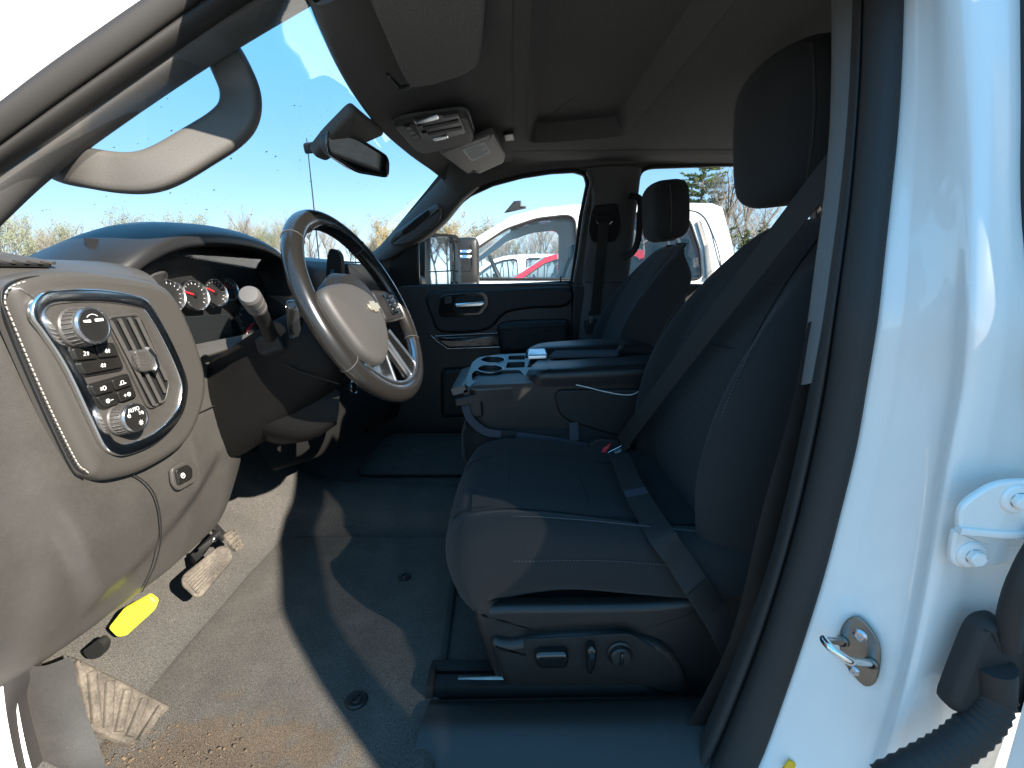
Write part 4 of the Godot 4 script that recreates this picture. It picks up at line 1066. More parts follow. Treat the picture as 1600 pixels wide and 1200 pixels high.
func cluster(t):
	# cowl over the gauges: an arch that grows out of the top pad
	var g = []
	var arch = [[-0.80, 1.40, -0.665], [-0.835, 1.432, -0.648], [-0.88, 1.462, -0.636], [-0.95, 1.486, -0.628], [-1.05, 1.497, -0.625], [-1.15, 1.499, -0.625], [-1.25, 1.492, -0.625], [-1.33, 1.475, -0.625], [-1.375, 1.44, -0.625], [-1.385, 1.38, -0.628]]
	for r in arch:
		var z = r[0]; var y = r[1]; var x = r[2]
		var out = Vector3(0, 0.022, 0)
		if r[0] < -1.3: out = Vector3(0, 0.012, -0.016)
		if r[0] > -0.86: out = Vector3(0, 0.014, 0.012)
		g.append([Vector3(x - 0.12, y - 0.004, z), Vector3(x - 0.03, y - 0.006, z), Vector3(x + 0.004, y - 0.008, z), Vector3(x + 0.012, y + 0.003, z), Vector3(x + 0.002, y + 0.012, z) + out * 0.5, Vector3(x - 0.05, y + 0.016, z) + out, Vector3(x - 0.14, y + 0.006, z) + out, Vector3(x - 0.35, y - 0.06, z)])
	var cw = part("gauge_cowl", patch(g, 4, 4), M.pad, t, "smooth dark hood over the gauges")
	# face behind the gauges and its frame
	var fx = -0.672
	part("cluster_face", slab([Vector3(fx, 1.27, -0.84), Vector3(fx - 0.03, 1.49, -0.84), Vector3(fx - 0.03, 1.49, -1.385), Vector3(fx, 1.27, -1.385)], Vector3(-0.01, 0, 0), 0.002), M.black, t)
	part("cluster_side", slab(crv(XX([[222, 448, -0.625], [250, 424, -0.635], [262, 432, -0.668], [244, 470, -0.668], [236, 520, -0.655], [232, 540, -0.635]], 0), 3, true), Vector3(0.004, 0, 0.004), 0.002), M.trim, t)
	part("cluster_shelf", slab(rnd(XX([[285, 555, -0.612], [300, 542, -0.612], [398, 522, -0.615], [400, 535, -0.60], [345, 552, -0.598], [300, 566, -0.598]], 0), 0.008, 3), Vector3(0.006, 0.006, 0), 0.003), M.trim, t)
	# inner bezel band under the dials
	part("information_screen", slab(rnd(XX([[283, 495], [355, 490], [362, 533], [295, 545]], -0.662), 0.006, 3), Vector3(0.006, 0, 0), 0.002), M.screen, t)
	var gs = [[262, 462, 0.030, -0.95], [301, 462, 0.031, -1.25], [333, 458, 0.030, -1.1], [354, 453, 0.025, -0.6], [395, 503, 0.058, -2.05]]
	for i in gs.size():
		var d = gs[i]
		var c = qx(d[0], d[1], -0.664); var ax = Vector3(0.97, 0.16, 0.18).normalized(); var r = d[2]
		var rim = M.satin if i != 2 else M.chrome
		var ga = part("gauge", lathe([[r * 1.05, 0], [r * 1.05, 0.010], [r, 0.012], [r * 0.94, 0.010], [r * 0.92, 0.004]], c, ax, 30), rim if i < 4 else M.plastic, t)
		part("dial", disc(c + ax * 0.004, ax, r * 0.95, 26), M.black, ga)
		var b = frame(ax); var rt = b.x if b.x.z < 0 else -b.x; var up = ax.cross(rt)
		if up.y < 0: up = -up
		var st = mesh(); var f = c + ax * 0.0048
		for j in 13:
			var a = -2.2 + j * 0.37
			var dd = rt * sin(a) + up * cos(a)
			tube([f + dd * r * 0.74, f + dd * r * 0.86], 0.0005 if j % 3 else 0.0008, 4, st)
		part("tick_marks", st, M.white_ink, ga)
		var na = d[3]; var nd = rt * sin(na) + up * cos(na)
		var nst = sweep([c + ax * 0.007 - nd * r * 0.15, c + ax * 0.007 + nd * r * 0.78], rect2(r * 0.055, 0.0006), ax)
		part("needle", nst, M.red_ink, ga)
		part("needle_hub", lathe([[r * 0.17, 0.004], [r * 0.15, 0.009], [0, 0.0095]], c, ax, 14), M.plastic, ga)
		if i < 4:
			var fs = part("red_zone", sweep([f + (rt * sin(-1.5) + up * cos(-1.5)) * r * 0.8, f + (rt * sin(-1.1) + up * cos(-1.1)) * r * 0.8], rect2(0.0012, 0.0004), ax), M.red_ink, ga)
	# clear cover over the dials leans back under the cowl
	var st = mesh(); quad(st, Vector3(-0.652, 1.275, -0.86), Vector3(-0.640, 1.47, -0.87), Vector3(-0.640, 1.47, -1.37), Vector3(-0.652, 1.275, -1.37))
	part("clear_cover", st, M.clear, t)

func centre_stack(t):
	# dark block between column and passenger, with the touch screen
	var g = []
	for r in [[-1.37, 0.01], [-1.40, 0.02], [-1.45, 0.03], [-1.62, 0.03], [-1.76, 0.02], [-2.0, 0.0], [-2.25, -0.01], [-2.37, -0.03]]:
		var z = r[0]; var a = r[1]
		g.append([Vector3(-0.60 + a * 0.3, 1.47, z), Vector3(-0.590 + a, 1.43, z), Vector3(-0.595 + a, 1.30, z), Vector3(-0.60 + a, 1.18, z), Vector3(-0.62 + a, 1.05, z), Vector3(-0.66 + a, 0.96, z), Vector3(-0.78, 0.92, z), Vector3(-1.0, 0.95, z)])
	var cs = part("lower_dash", patch(g, 4, 4), M.dark, t)
	part("touch_screen", slab(rnd(XX([[537, 412], [575, 414], [600, 452], [598, 470], [545, 452]], -0.565), 0.008, 3), Vector3(0.012, 0.002, 0), 0.004), M.screen, cs, "dark touch screen behind the steering wheel")
	part("screen_frame", sweep(rnd(XX([[534, 409], [577, 411], [604, 452], [602, 474], [542, 456]], -0.560), 0.008, 3), rect2(0.003, 0.004, 0.002), Vector3(1, 0, 0), true), M.plastic, cs)
	# passenger side: pale insert, end vent
	part("trim_insert", slab(rnd(XX([[612, 420], [632, 424], [640, 470], [642, 490], [634, 486], [622, 462]], -0.575), 0.012, 3), Vector3(0.012, 0, 0), 0.005), M.pillar, cs)
	var ev = part("air_vent", slab(rnd(XX([[634, 424], [645, 428], [656, 470], [655, 500], [645, 488], [638, 455]], -0.545), 0.012, 3), Vector3(0.02, 0, 0), 0.006), M.dark, cs)
	part("vent_edge", tube(crv(XX([[637, 425], [647, 430], [657, 470], [656, 498]], -0.520), 5), 0.0022, 6), M.satin, ev)
	part("glove_box_lid", slab([Vector3(-0.602, 1.22, -1.85), Vector3(-0.63, 1.02, -1.85), Vector3(-0.63, 1.02, -2.28), Vector3(-0.602, 1.22, -2.28)], Vector3(0.01, 0, 0), 0.004), M.plastic, cs)
	# dark trim under the column with the start button
	var pn = part("column_surround", patch([XX([[400, 640, -0.60], [470, 600, -0.585], [560, 560, -0.57], [640, 520, -0.57]], 0), XX([[405, 700, -0.60], [480, 668, -0.575], [575, 612, -0.555], [650, 575, -0.555]], 0), XX([[430, 735, -0.62], [500, 712, -0.60], [572, 668, -0.58], [650, 640, -0.575]], 0), XX([[440, 700, -0.75], [510, 690, -0.75], [580, 660, -0.72], [650, 640, -0.70]], 0)], 4, 4), M.dark, t)
	var sb = qx(551, 605, -0.540); var ax = Vector3(0.95, 0.2, 0.1).normalized()
	var b = part("start_button", lathe([[0.024, 0], [0.024, 0.006], [0.021, 0.008], [0.019, 0.006]], sb, ax, 26), M.chrome, pn)
	part("button_cap", lathe([[0.019, 0.004], [0.018, 0.007], [0, 0.0075]], sb, ax, 22), M.gloss, b)

# ---------------------------------------------------------------- steering wheel and column
func wheel_and_column():
	var c = Vector3(-0.2998, 1.3667, -0.987)
	var tl = 0.4567; var yw = 0.1289
	var ax = Vector3(cos(tl) * cos(yw), sin(tl), cos(tl) * sin(yw)).normalized()
	var rt = ax.cross(Vector3.UP).normalized()      # to the driver's right along the wheel
	if rt.z > 0: rt = -rt
	var up = ax.cross(rt)
	if up.y < 0: up = -up
	var t = thing("steering_wheel", "brown black leather steering wheel with silver spokes and gold cross emblem", "steering wheel", c)
	var R = 0.187
	var at = func(a, r, h) -> Vector3: return c + (rt * sin(a) + up * cos(a)) * r + ax * h
	var ring = []
	for i in 72: ring.append(at.call(TAU * i / 72, R, 0.0))
	var rim = part("rim", sweep(ring, circ(0.0195, 16, 0.0175), ax, true), M.rim_leather, t, "glossy worn leather rim")
	for a in [-0.75, -2.1, 0.75, 2.1]:
		var sp = []
		for k in 17:
			var q = TAU * k / 16
			var rd = (rt * sin(a) + up * cos(a))
			sp.append(at.call(a, R, 0) + rd * 0.0199 * cos(q) + ax * 0.0179 * sin(q))
		part("stitch_line", tube(sp, 0.0008, 5), M.gray_thread, rim)
	# thumb-side inlay on the inside of the rim
	var inl = []
	for i in 30: inl.append(at.call(2.15 + i * 0.065, R - 0.016, 0.010))
	part("silver_inlay", sweep(inl, rect2(0.0035, 0.006, 0.002), ax), M.satin, rim)
	inl = []
	for i in 14: inl.append(at.call(-0.45 + i * 0.07, R - 0.016, 0.010))
	part("gloss_inlay", sweep(inl, rect2(0.0035, 0.006, 0.002), ax), M.gloss, rim)
	# airbag cover
	var hp = Plane(ax, ax.dot(c + ax * 0.034))
	var ho = crv(PP([[508, 452], [524, 441], [552, 441], [582, 460], [603, 496], [611, 532], [608, 558], [597, 566], [574, 551], [549, 520], [524, 484]], hp), 4, true)
	for i in ho.size(): ho[i] -= ax * 0.020
	var hub = part("airbag_cover", slab(ho, ax * 0.020, 0.013, 5, null, 0.007), M.hub, t, "tan gray airbag cover")
	var e0 = qp(584, 479, Plane(ax, ax.dot(c + ax * 0.0400)))
	var cross = []
	for p in [[-1.0, -0.32], [-0.42, -0.32], [-0.36, -0.55], [0.52, -0.55], [0.46, -0.32], [1.0, -0.32], [0.88, 0.32], [0.38, 0.32], [0.34, 0.55], [-0.54, 0.55], [-0.48, 0.32], [-1.12, 0.32]]: cross.append(e0 + rt * p[0] * 0.022 + up * p[1] * 0.020)
	part("cross_emblem", slab(cross, ax * 0.0025, 0.0008), M.emblem, hub)
	# back shell and spokes
	part("wheel_back", lathe([[0.03, -0.07], [0.075, -0.05], [0.085, -0.02], [0.07, 0.006], [0.0, 0.012]], c, ax, 28), M.plastic, t)
	for s in [[-1.62, 0.040], [1.62, 0.040]]:
		var o = [at.call(s[0] - 0.55, 0.075, -0.012), at.call(s[0] - 0.20, R - 0.008, -0.010), at.call(s[0] + 0.20, R - 0.008, -0.010), at.call(s[0] + 0.55, 0.075, -0.012)]
		var spk = part("spoke", slab(rnd(o, 0.015, 3), ax * 0.020, 0.008), M.plastic, t)
		var q = at.call(s[0], 0.125, 0.011)
		part("switch_pod", rblock(q, Vector3(0.046, 0.050, 0.010), 0.005, Basis(rt, up, ax), 4), M.gloss, spk)
		for k in 4: part("switch_button", rblock(q + up * (k - 1.5) * 0.011 + ax * 0.006, Vector3(0.030, 0.008, 0.005), 0.002, Basis(rt, up, ax), 3), M.plastic, spk)
	for s in [2.72, 3.56]:
		var o = [at.call(s - 0.28, 0.07, -0.010), at.call(s - 0.17, R - 0.008, -0.010), at.call(s + 0.17, R - 0.008, -0.010), at.call(s + 0.28, 0.07, -0.010)]
		var spk = part("spoke", slab(rnd(o, 0.012, 3), ax * 0.018, 0.007), M.gloss, t)
		for k in [-1, 1]:
			part("silver_edge", sweep([at.call(s + k * 0.24, 0.075, 0.004), at.call(s + k * 0.155, R - 0.012, 0.004)], rect2(0.004, 0.006, 0.002), ax), M.satin, spk)
	var sb = []
	for i in 12: sb.append(at.call(-2.55 + i * 0.088, 0.112, 0.010))
	part("silver_band", sweep(sb, rect2(0.009, 0.004, 0.003), ax), M.satin, t)
	# column shroud
	var col = thing("steering_column", "black steering column shroud with a turn signal stalk and gear lever", "steering column", Vector3(-0.52, 1.2, -1.0))
	var g = []
	for r in [[-0.03, 0.078, 0.070], [-0.05, 0.090, 0.082], [-0.10, 0.092, 0.092], [-0.18, 0.088, 0.098], [-0.28, 0.085, 0.10], [-0.36, 0.08, 0.10]]:
		var o = []
		var cc = c + ax * (r[0] - 0.02) + Vector3(0, -0.03 + r[0] * 0.10, 0)
		for i in 16:
			var a = TAU * i / 16
			o.append(cc + rt * r[1] * sign(cos(a)) * pow(abs(cos(a)), 0.7) + up * r[2] * sign(sin(a)) * pow(abs(sin(a)), 0.7))
		g.append(o)
	var sh = part("shroud", patch(g, 4, 2, null, true), M.shroud, col)
	part("shroud_seam", tube(ZZ([[440, 568], [470, 582], [505, 592], [530, 600]], -0.905), 0.0012, 5), M.black, sh)
	part("tilt_lever", rblock(qz(462, 500, -0.92), Vector3(0.03, 0.075, 0.02), 0.008), M.gloss, sh)
	# turn signal stalk pointing at the open door
	var p0 = qz(428, 538, -0.925); var p1 = qz(415, 505, -0.87); var p2 = qz(400, 478, -0.81); var p3 = qz(388, 462, -0.775)
	var st = part("signal_stalk", tube(crv([p0, p1, p2], 6), 0.0125, 14), M.plastic, col)
	part("stalk_base", slab(rnd(ZZ([[405, 532], [440, 524], [452, 548], [414, 560]], -0.915), 0.01, 3), Vector3(-0.004, 0.008, 0.016), 0.006), M.black, st)
	var ka = (p3 - p1).normalized()
	part("stalk_knob", lathe([[0.0125, -0.012], [0.0155, -0.008], [0.0160, 0.0], [0.0150, 0.002], [0.0162, 0.005], [0.0165, 0.020], [0.0155, 0.022], [0.0168, 0.025], [0.0165, 0.038], [0.014, 0.044], [0.0, 0.0465]], p2, ka, 26), M.pillar, st)
	# gear lever behind the wheel
	var gl = part("gear_lever", tube([qz(520, 470, -1.12), qz(522, 430, -1.20), qz(521, 415, -1.22)], 0.010, 10), M.plastic, col)
	part("gear_knob", slab(rnd(ZZ([[509, 440], [511, 400], [516, 386], [531, 394], [535, 440]], -1.20), 0.012, 3), Vector3(0, 0, -0.035), 0.010), M.shroud, gl)
	# dark cover under the column
	part("column_cover", patch([ZZ([[350, 560], [400, 560], [470, 590], [530, 610]], -0.96), ZZ([[352, 600], [400, 632], [470, 650], [530, 640]], -0.945), ZZ([[385, 660], [420, 680], [480, 686], [526, 662]], -0.955), ZZ([[412, 688], [440, 694], [490, 686], [530, 660]], -1.06)], 4, 4), M.shroud, col)
# ---------------------------------------------------------------- footwell
func footwell():
	# carpet mat
	var y = 0.656
	var t = thing("floor_mat", "dusty black carpeted floor mat with round fasteners in the driver's footwell", "floor mat", Vector3(-0.35, 0.65, -0.95))
	var nz := FastNoiseLite.new(); nz.seed = 8; nz.frequency = 7.0; nz.fractal_octaves = 4
	var sm := mesh()
	var NX = 70; var NZ = 84
	var P = func(i, k) -> Vector3:
		var fx = float(i) / NX; var fz = float(k) / NZ
		var z = lerp(-0.585, -1.34, fz)
		var x = lerp(-0.70, -0.125 - 0.03 * fz, fx)
		var edge = min(min(fx, 1.0 - fx), min(fz, 1.0 - fz))
		return Vector3(x, y + 0.010 * smoothstep(0.0, 0.02, edge) + 0.002 * nz.get_noise_2d(x * 0.6, z * 0.6), z)
	var tone = func(p: Vector3) -> Color:      # trodden soil near the foot rest and along the sill
		var n = nz.get_noise_2d(p.x, p.z) * 0.5 + nz.get_noise_2d(p.x * 4.0 + 5.0, p.z * 4.0) * 0.5
		var d = Vector2((p.x + 0.48) / 0.26, (p.z + 0.60) / 0.16).length()
		var m = smoothstep(0.15, 0.75, 1.15 - d + n * 0.9)
		return Color(0.80, 0.81, 0.80).lerp(Color(1.0, 0.76, 0.50), m * 0.75)
	for i in NX:
		for k in NZ:
			for c in [[0, 0], [1, 0], [1, 1], [0, 0], [1, 1], [0, 1]]:
				var p = P.call(i + c[0], k + c[1])
				sm.set_color(tone.call(p)); sm.set_smooth_group(0); sm.add_vertex(p)
	part("mat", sm, M.mat_carpet, t)
	for p in [[557, 1095, 0.020], [632, 902, 0.017]]:
		var c = qy(p[0], p[1], y + 0.010)
		var f = part("mat_fastener", lathe([[p[2], 0], [p[2], 0.003], [p[2] * 0.85, 0.005], [p[2] * 0.5, 0.004], [p[2] * 0.45, 0.007], [0, 0.0075]], c, Vector3.UP, 22), M.plastic, t)
		part("fastener_slot", rblock(c + Vector3(0, 0.008, 0), Vector3(p[2] * 0.8, 0.002, 0.004), 0.001, Basis(Vector3.UP, 0.9), 2), M.black, f)
	single("passenger_floor_mat", slab(rnd([Vector3(-0.62, 0.657, -1.80), Vector3(-0.12, 0.657, -1.80), Vector3(-0.12, 0.657, -2.3), Vector3(-0.62, 0.657, -2.3)], 0.06, 4), Vector3(0, 0.01, 0), 0.005), M.carpet, "black carpeted floor mat in the passenger footwell", "floor mat")
	# dead pedal: ribbed foot rest by the hinge pillar
	var dp = thing("foot_rest", "muddy ribbed foot rest beside the hinge pillar", "foot rest", Vector3(-0.56, 0.66, -0.66))
	var a = qz(112, 1030, -0.68); var b = qz(265, 1108, -0.74); var c2 = qz(212, 1175, -0.665); var d2 = qz(132, 1140, -0.635)
	var n = (b - a).cross(d2 - a).normalized()
	if n.y < 0: n = -n
	var ol = rnd([a, b, c2, d2], 0.012, 3)
	part("pad", slab(ol, n * 0.012, 0.004), M.rubber, dp)
	for i in 5:
		var f = 0.12 + i * 0.19
		var p = a.lerp(b, f).lerp(d2.lerp(c2, f), 0.14) + n * 0.013; var q = a.lerp(b, f).lerp(d2.lerp(c2, f), 0.88) + n * 0.013
		part("rib", sweep([p, q], rect2(0.0065, 0.007, 0.004), n), M.rubber, dp)
	part("riser", slab([a - n * 0.002, b - n * 0.002, b + Vector3(0.02, -0.09, -0.02), a + Vector3(-0.02, -0.09, -0.02)], Vector3(-0.006, 0.0, -0.008), 0.002), M.rubber, dp)
	# caked dirt round the foot rest
	var st = mesh(); var rg := RandomNumberGenerator.new(); rg.seed = 4
	for i in 320:
		var px = 140 + rg.randf() * 260; var py = 1130 + rg.randf() * 70
		if rg.randf() < (px - 150) / 330.0: continue
		var p = qy(px, py, 0.668)
		var r = 0.0008 + 0.0024 * pow(rg.randf(), 3)
		lathe([[r, 0], [r * 0.7, r * 0.5], [0, r * 0.7]], p, Vector3(rg.randf_range(-0.4, 0.4), 1, rg.randf_range(-0.4, 0.4)), 5, st)
	var crumbs = single("mud_crumbs", st, M.dirt, "crumbs of dried mud on the mat beside the foot rest", "dirt"); crumbs.set_meta("kind", "stuff")
	# kick trim inside the hinge pillar
	part("kick_trim", patch([ZZ([[38, 1040], [70, 1040], [112, 1025]], -0.60), ZZ([[36, 1090], [80, 1100], [130, 1100]], -0.605), ZZ([[48, 1160], [95, 1170], [160, 1180]], -0.61), ZZ([[70, 1260], [120, 1270], [190, 1280]], -0.61)], 4, 4), M.trim, cab, "scuffed gray kick trim")
	# pedals
	var bp = thing("brake_pedal", "worn ribbed brake pedal pad under the dashboard", "pedal", Vector3(-0.66, 0.78, -0.95))
	var po = ZZ([[284, 905, -0.92], [288, 897, -0.925], [343, 853, -0.97], [357, 853, -0.975], [365, 868, -0.97], [362, 878, -0.965], [316, 932, -0.915], [306, 934, -0.91], [286, 916, -0.912]], 0)
	var pn = (po[5] - po[1]).cross(po[7] - po[1]).normalized()
	if pn.x < 0: pn = -pn
	part("pad", slab(rnd(po, 0.006, 3), pn * 0.012, 0.004), M.rubber, bp)
	for i in 6:
		var f = 0.12 + i * 0.15
		var u = qz(290, 905, -0.922).lerp(qz(312, 928, -0.912), f); var v = qz(346, 858, -0.97).lerp(qz(361, 874, -0.966), f)
		part("rib", sweep([u + pn * 0.013, v + pn * 0.013], rect2(0.0028, 0.002, 0.001), pn), M.rubber, bp)
	part("arm", sweep([qz(325, 893, -0.95) - pn * 0.01, qz(300, 870, -1.0) - pn * 0.05, qz(330, 830, -1.02) - pn * 0.10], rect2(0.007, 0.012, 0.003), Vector3(0, 0, 1)), M.black, bp)
	var ap = thing("accelerator_pedal", "small ribbed accelerator pedal behind the brake pedal", "pedal", Vector3(-0.66, 0.84, -1.1))
	var ao = ZZ([[344, 838, -1.10], [362, 826, -1.12], [378, 856, -1.09], [366, 864, -1.08]], 0)
	part("pad", slab(rnd(ao, 0.008, 3), Vector3(0.01, 0.004, 0.004), 0.003), M.rubber, ap)
	for i in 4:
		var f = 0.15 + i * 0.23
		part("rib", sweep([ao[0].lerp(ao[3], f) + Vector3(0.011, 0.004, 0.004), ao[1].lerp(ao[2], f) + Vector3(0.011, 0.004, 0.004)], rect2(0.003, 0.002, 0.001), Vector3(1, 0.4, 0.4)), M.rubber, ap)
	part("arm", sweep([qz(358, 842, -1.10) + Vector3(-0.01, 0, 0), qz(350, 810, -1.14) + Vector3(-0.06, 0.02, 0)], rect2(0.006, 0.010, 0.003), Vector3(0, 0, 1)), M.black, ap)
	# yellow tag hanging under the dash, and a dark lever beside it
	var yo = ZZ([[172, 978], [196, 948], [236, 926], [249, 936], [244, 950], [200, 990], [186, 992]], -0.80)
	single("yellow_tag", slab(rnd(yo, 0.006, 3), Vector3(0.006, 0.004, 0.012), 0.004), M.yellow, "bright yellow plastic tag hanging under the dashboard", "tag")
	single("hood_release_lever", slab(rnd(ZZ([[128, 1018], [152, 1000], [164, 1010], [160, 1026], [140, 1032]], -0.72), 0.008, 3), Vector3(0, 0, -0.02), 0.008), M.black, "small black release lever under the dashboard's end", "lever")
	single("trim_screw", lathe([[0.006, 0], [0.006, 0.003], [0.004, 0.005], [0, 0.0055]], qz(334, 842, -0.945), Vector3(0.8, -0.3, 0.4), 12), M.chrome, "shiny screw head on the lower edge of the dashboard", "screw")
	# step trim beside the seat
	var sp = part("seat_step", patch([ZZ([[672, 1096, -0.735], [668, 1104, -0.715], [655, 1140, -0.675], [642, 1200, -0.635], [632, 1260, -0.61]], 0), ZZ([[760, 1096, -0.735], [760, 1104, -0.715], [752, 1140, -0.675], [745, 1200, -0.635], [740, 1260, -0.61]], 0), ZZ([[950, 1094, -0.735], [950, 1102, -0.715], [950, 1140, -0.675], [950, 1200, -0.635], [950, 1260, -0.61]], 0), ZZ([[1130, 1088, -0.735], [1130, 1098, -0.715], [1120, 1140, -0.675], [1110, 1200, -0.635], [1100, 1260, -0.61]], 0)], 5, 4), M.plastic, cab, "scuffed black step trim below the seat")
	part("step_end", patch([ZZ([[672, 1096, -0.735], [668, 1104, -0.715], [655, 1140, -0.675], [642, 1200, -0.635], [632, 1260, -0.61]], 0), ZZ([[668, 1120, -0.737], [662, 1125, -0.717], [650, 1155, -0.677], [638, 1210, -0.637], [630, 1262, -0.612]], 0)], 2, 4), M.plastic, cab)
	part("step_back", slab([qz(672, 1096, -0.735), qz(1130, 1088, -0.735), qz(1130, 1088, -0.735) + Vector3(0, -0.05, 0), qz(672, 1096, -0.735) + Vector3(0, -0.05, 0)], Vector3(0, 0, -0.004), 0.001), M.plastic, cab)

# ---------------------------------------------------------------- seats
func seat(t: Node3D, zc, dx, head_y, head_h):
	var rows = [[0.236, 0.835, -0.02], [0.270, 0.872, -0.055], [0.270, 0.922, -0.078], [0.248, 0.966, -0.102], [0.205, 0.976, -0.122], [0.155, 0.957, -0.135], [0.07, 0.948, -0.141], [0.0, 0.947, -0.142], [-0.07, 0.948, -0.141], [-0.155, 0.957, -0.135], [-0.205, 0.976, -0.122], [-0.248, 0.966, -0.102], [-0.270, 0.922, -0.078], [-0.270, 0.872, -0.055], [-0.236, 0.835, -0.02]]
	var g = []
	for r in rows:
		var z = zc + r[0]; var yt = r[1]; var xf = r[2] + dx
		g.append([Vector3(xf + 0.05, 0.80, z), Vector3(xf + 0.012, 0.838, z), Vector3(xf, lerp(0.838, yt, 0.42), z), Vector3(xf + 0.014, lerp(0.838, yt, 0.84), z), Vector3(xf + 0.055, yt + 0.010, z), Vector3(xf + 0.14, yt + 0.018, z), Vector3(xf + 0.28, yt + 0.004, z), Vector3(xf + 0.42, yt - 0.014, z), Vector3(dx + 0.44, yt - 0.02, z), Vector3(dx + 0.50, yt - 0.03, z)])
	var cu = part("cushion", patch(g, 4, 4), M.cloth, t, "dark cloth seat cushion")
	var ins = []
	for i in range(5, 10):
		var row = []
		for j in range(4, 10): row.append(g[i][j] + Vector3(0, 0.003, 0))
		ins.append(row)
	part("cushion_insert", patch(ins, 4, 4), M.insert, cu)
	# sewn lines
	var line = func(pts, nm, m, r, stitch, parent):
		var q = []
		for p in pts: q.append(Vector3(p[0] + dx, p[1], zc + p[2]))
		q = crv(q, 6)
		if stitch: stitches(q, 0.0065, r, nm, m, parent)
		else: part(nm, tube(q, r, 5), m, parent)
	line.call([[-0.085, 0.955, 0.195], [-0.02, 0.9915, 0.215], [0.12, 0.9915, 0.226], [0.22, 0.982, 0.228], [0.34, 0.968, 0.226]], "piping", M.gray_thread, 0.0010, false, cu)
	line.call([[-0.112, 0.93, 0.19], [-0.075, 0.928, 0.243], [0.0, 0.934, 0.2695], [0.15, 0.936, 0.2705], [0.30, 0.925, 0.2705]], "stitching", M.gray_thread, 0.0010, true, cu)
	line.call([[-0.125, 0.932, 0.12], [-0.10, 0.962, 0.135], [-0.03, 0.973, 0.14], [0.14, 0.961, 0.145], [0.32, 0.945, 0.15]], "seam", M.black, 0.0013, false, cu)
	line.call([[-0.125, 0.932, -0.12], [-0.10, 0.962, -0.135], [-0.03, 0.973, -0.14], [0.14, 0.961, -0.145], [0.32, 0.945, -0.15]], "seam", M.black, 0.0013, false, cu)
	line.call([[-0.015, 0.9705, 0.14], [-0.008, 0.9675, 0.05], [-0.008, 0.9675, -0.05], [-0.015, 0.9705, -0.14]], "seam", M.black, 0.0011, false, cu)
	line.call([[0.16, 0.958, 0.15], [0.165, 0.951, 0.06], [0.165, 0.951, -0.06], [0.16, 0.958, -0.15]], "seam", M.black, 0.0011, false, cu)
	# backrest: front face with bolsters, wrapped round to the rear
	var prof = [[0.90, 0.405, 0.250], [0.98, 0.385, 0.262], [1.08, 0.380, 0.266], [1.20, 0.405, 0.266], [1.32, 0.448, 0.258], [1.42, 0.500, 0.238], [1.49, 0.553, 0.205], [1.528, 0.588, 0.165], [1.540, 0.612, 0.142]]
	g = []
	for p in prof:
		var y = p[0]; var x = p[1] + dx; var w = p[2]
		var k = clamp((1.46 - y) / 0.2, 0.0, 1.0)
		var row = []
		var dep = 0.15 if y < 1.4 else lerp(0.15, 0.015, clamp((y - 1.4) / 0.14, 0.0, 1.0))
		for s in [[0.55, dep + 0.0], [0.93, dep - 0.02], [1.0, min(0.07, dep * 0.45)], [0.985, min(0.02, dep * 0.13)], [0.90, -0.040 * k], [0.78, -0.038 * k], [0.62, -0.004 * k], [0.3, 0.0], [0.0, 0.002], [-0.3, 0.0], [-0.62, -0.004 * k], [-0.78, -0.038 * k], [-0.90, -0.040 * k], [-0.985, min(0.02, dep * 0.13)], [-1.0, min(0.07, dep * 0.45)], [-0.93, dep - 0.02], [-0.55, dep]]:
			row.append(Vector3(x + s[1], y, zc + s[0] * w))
		g.append(row)
	for q in [[0.72, 1.5435], [0.40, 1.5465], [0.05, 1.5475]]:
		var last = []
		for v in g[8]: last.append(Vector3(lerp(dx + 0.645, v.x, q[0]), q[1], lerp(zc, v.z, q[0])))
		g.append(last)
	var bk = part("backrest", patch(g, 4, 4), M.cloth, t, "dark cloth backrest with side bolsters")
	ins = []
	for i in range(0, 8):
		var row = []
		for j in range(6, 11): row.append(g[i][j] + Vector3(-0.003, 0, 0))
		ins.append(row)
	part("backrest_insert", patch(ins, 4, 4), M.insert, bk)
	for s in [1.0, -1.0]:
		line.call([[0.345, 1.0, 0.232 * s], [0.340, 1.08, 0.236 * s], [0.364, 1.20, 0.237 * s], [0.410, 1.32, 0.229 * s], [0.47, 1.41, 0.214 * s], [0.535, 1.475, 0.19 * s]], "stitching", M.gray_thread, 0.0009, true, bk)
		line.call([[0.383, 0.96, 0.163 * s], [0.378, 1.08, 0.166 * s], [0.402, 1.20, 0.166 * s], [0.446, 1.32, 0.161 * s], [0.50, 1.42, 0.148 * s], [0.553, 1.49, 0.127 * s]], "seam", M.black, 0.0013, false, bk)
	line.call([[0.435, 1.295, 0.163], [0.431, 1.288, 0.06], [0.431, 1.288, -0.06], [0.435, 1.295, -0.163]], "seam", M.black, 0.0013, false, bk)
	line.call([[0.405, 1.20, 0.06], [0.381, 1.08, 0.062], [0.386, 0.98, 0.065]], "seam", M.dark, 0.0012, false, bk)
	part("back_shell", slab(rnd([Vector3(dx + 0.535, 0.85, zc + 0.22), Vector3(dx + 0.605, 1.38, zc + 0.16), Vector3(dx + 0.605, 1.38, zc - 0.16), Vector3(dx + 0.535, 0.85, zc - 0.22)], 0.05, 3), Vector3(0.02, -0.002, 0), 0.01), M.plastic, t)
	# headrest on two posts
	var hb = Basis(Vector3(0, 0, 1), 0.10)
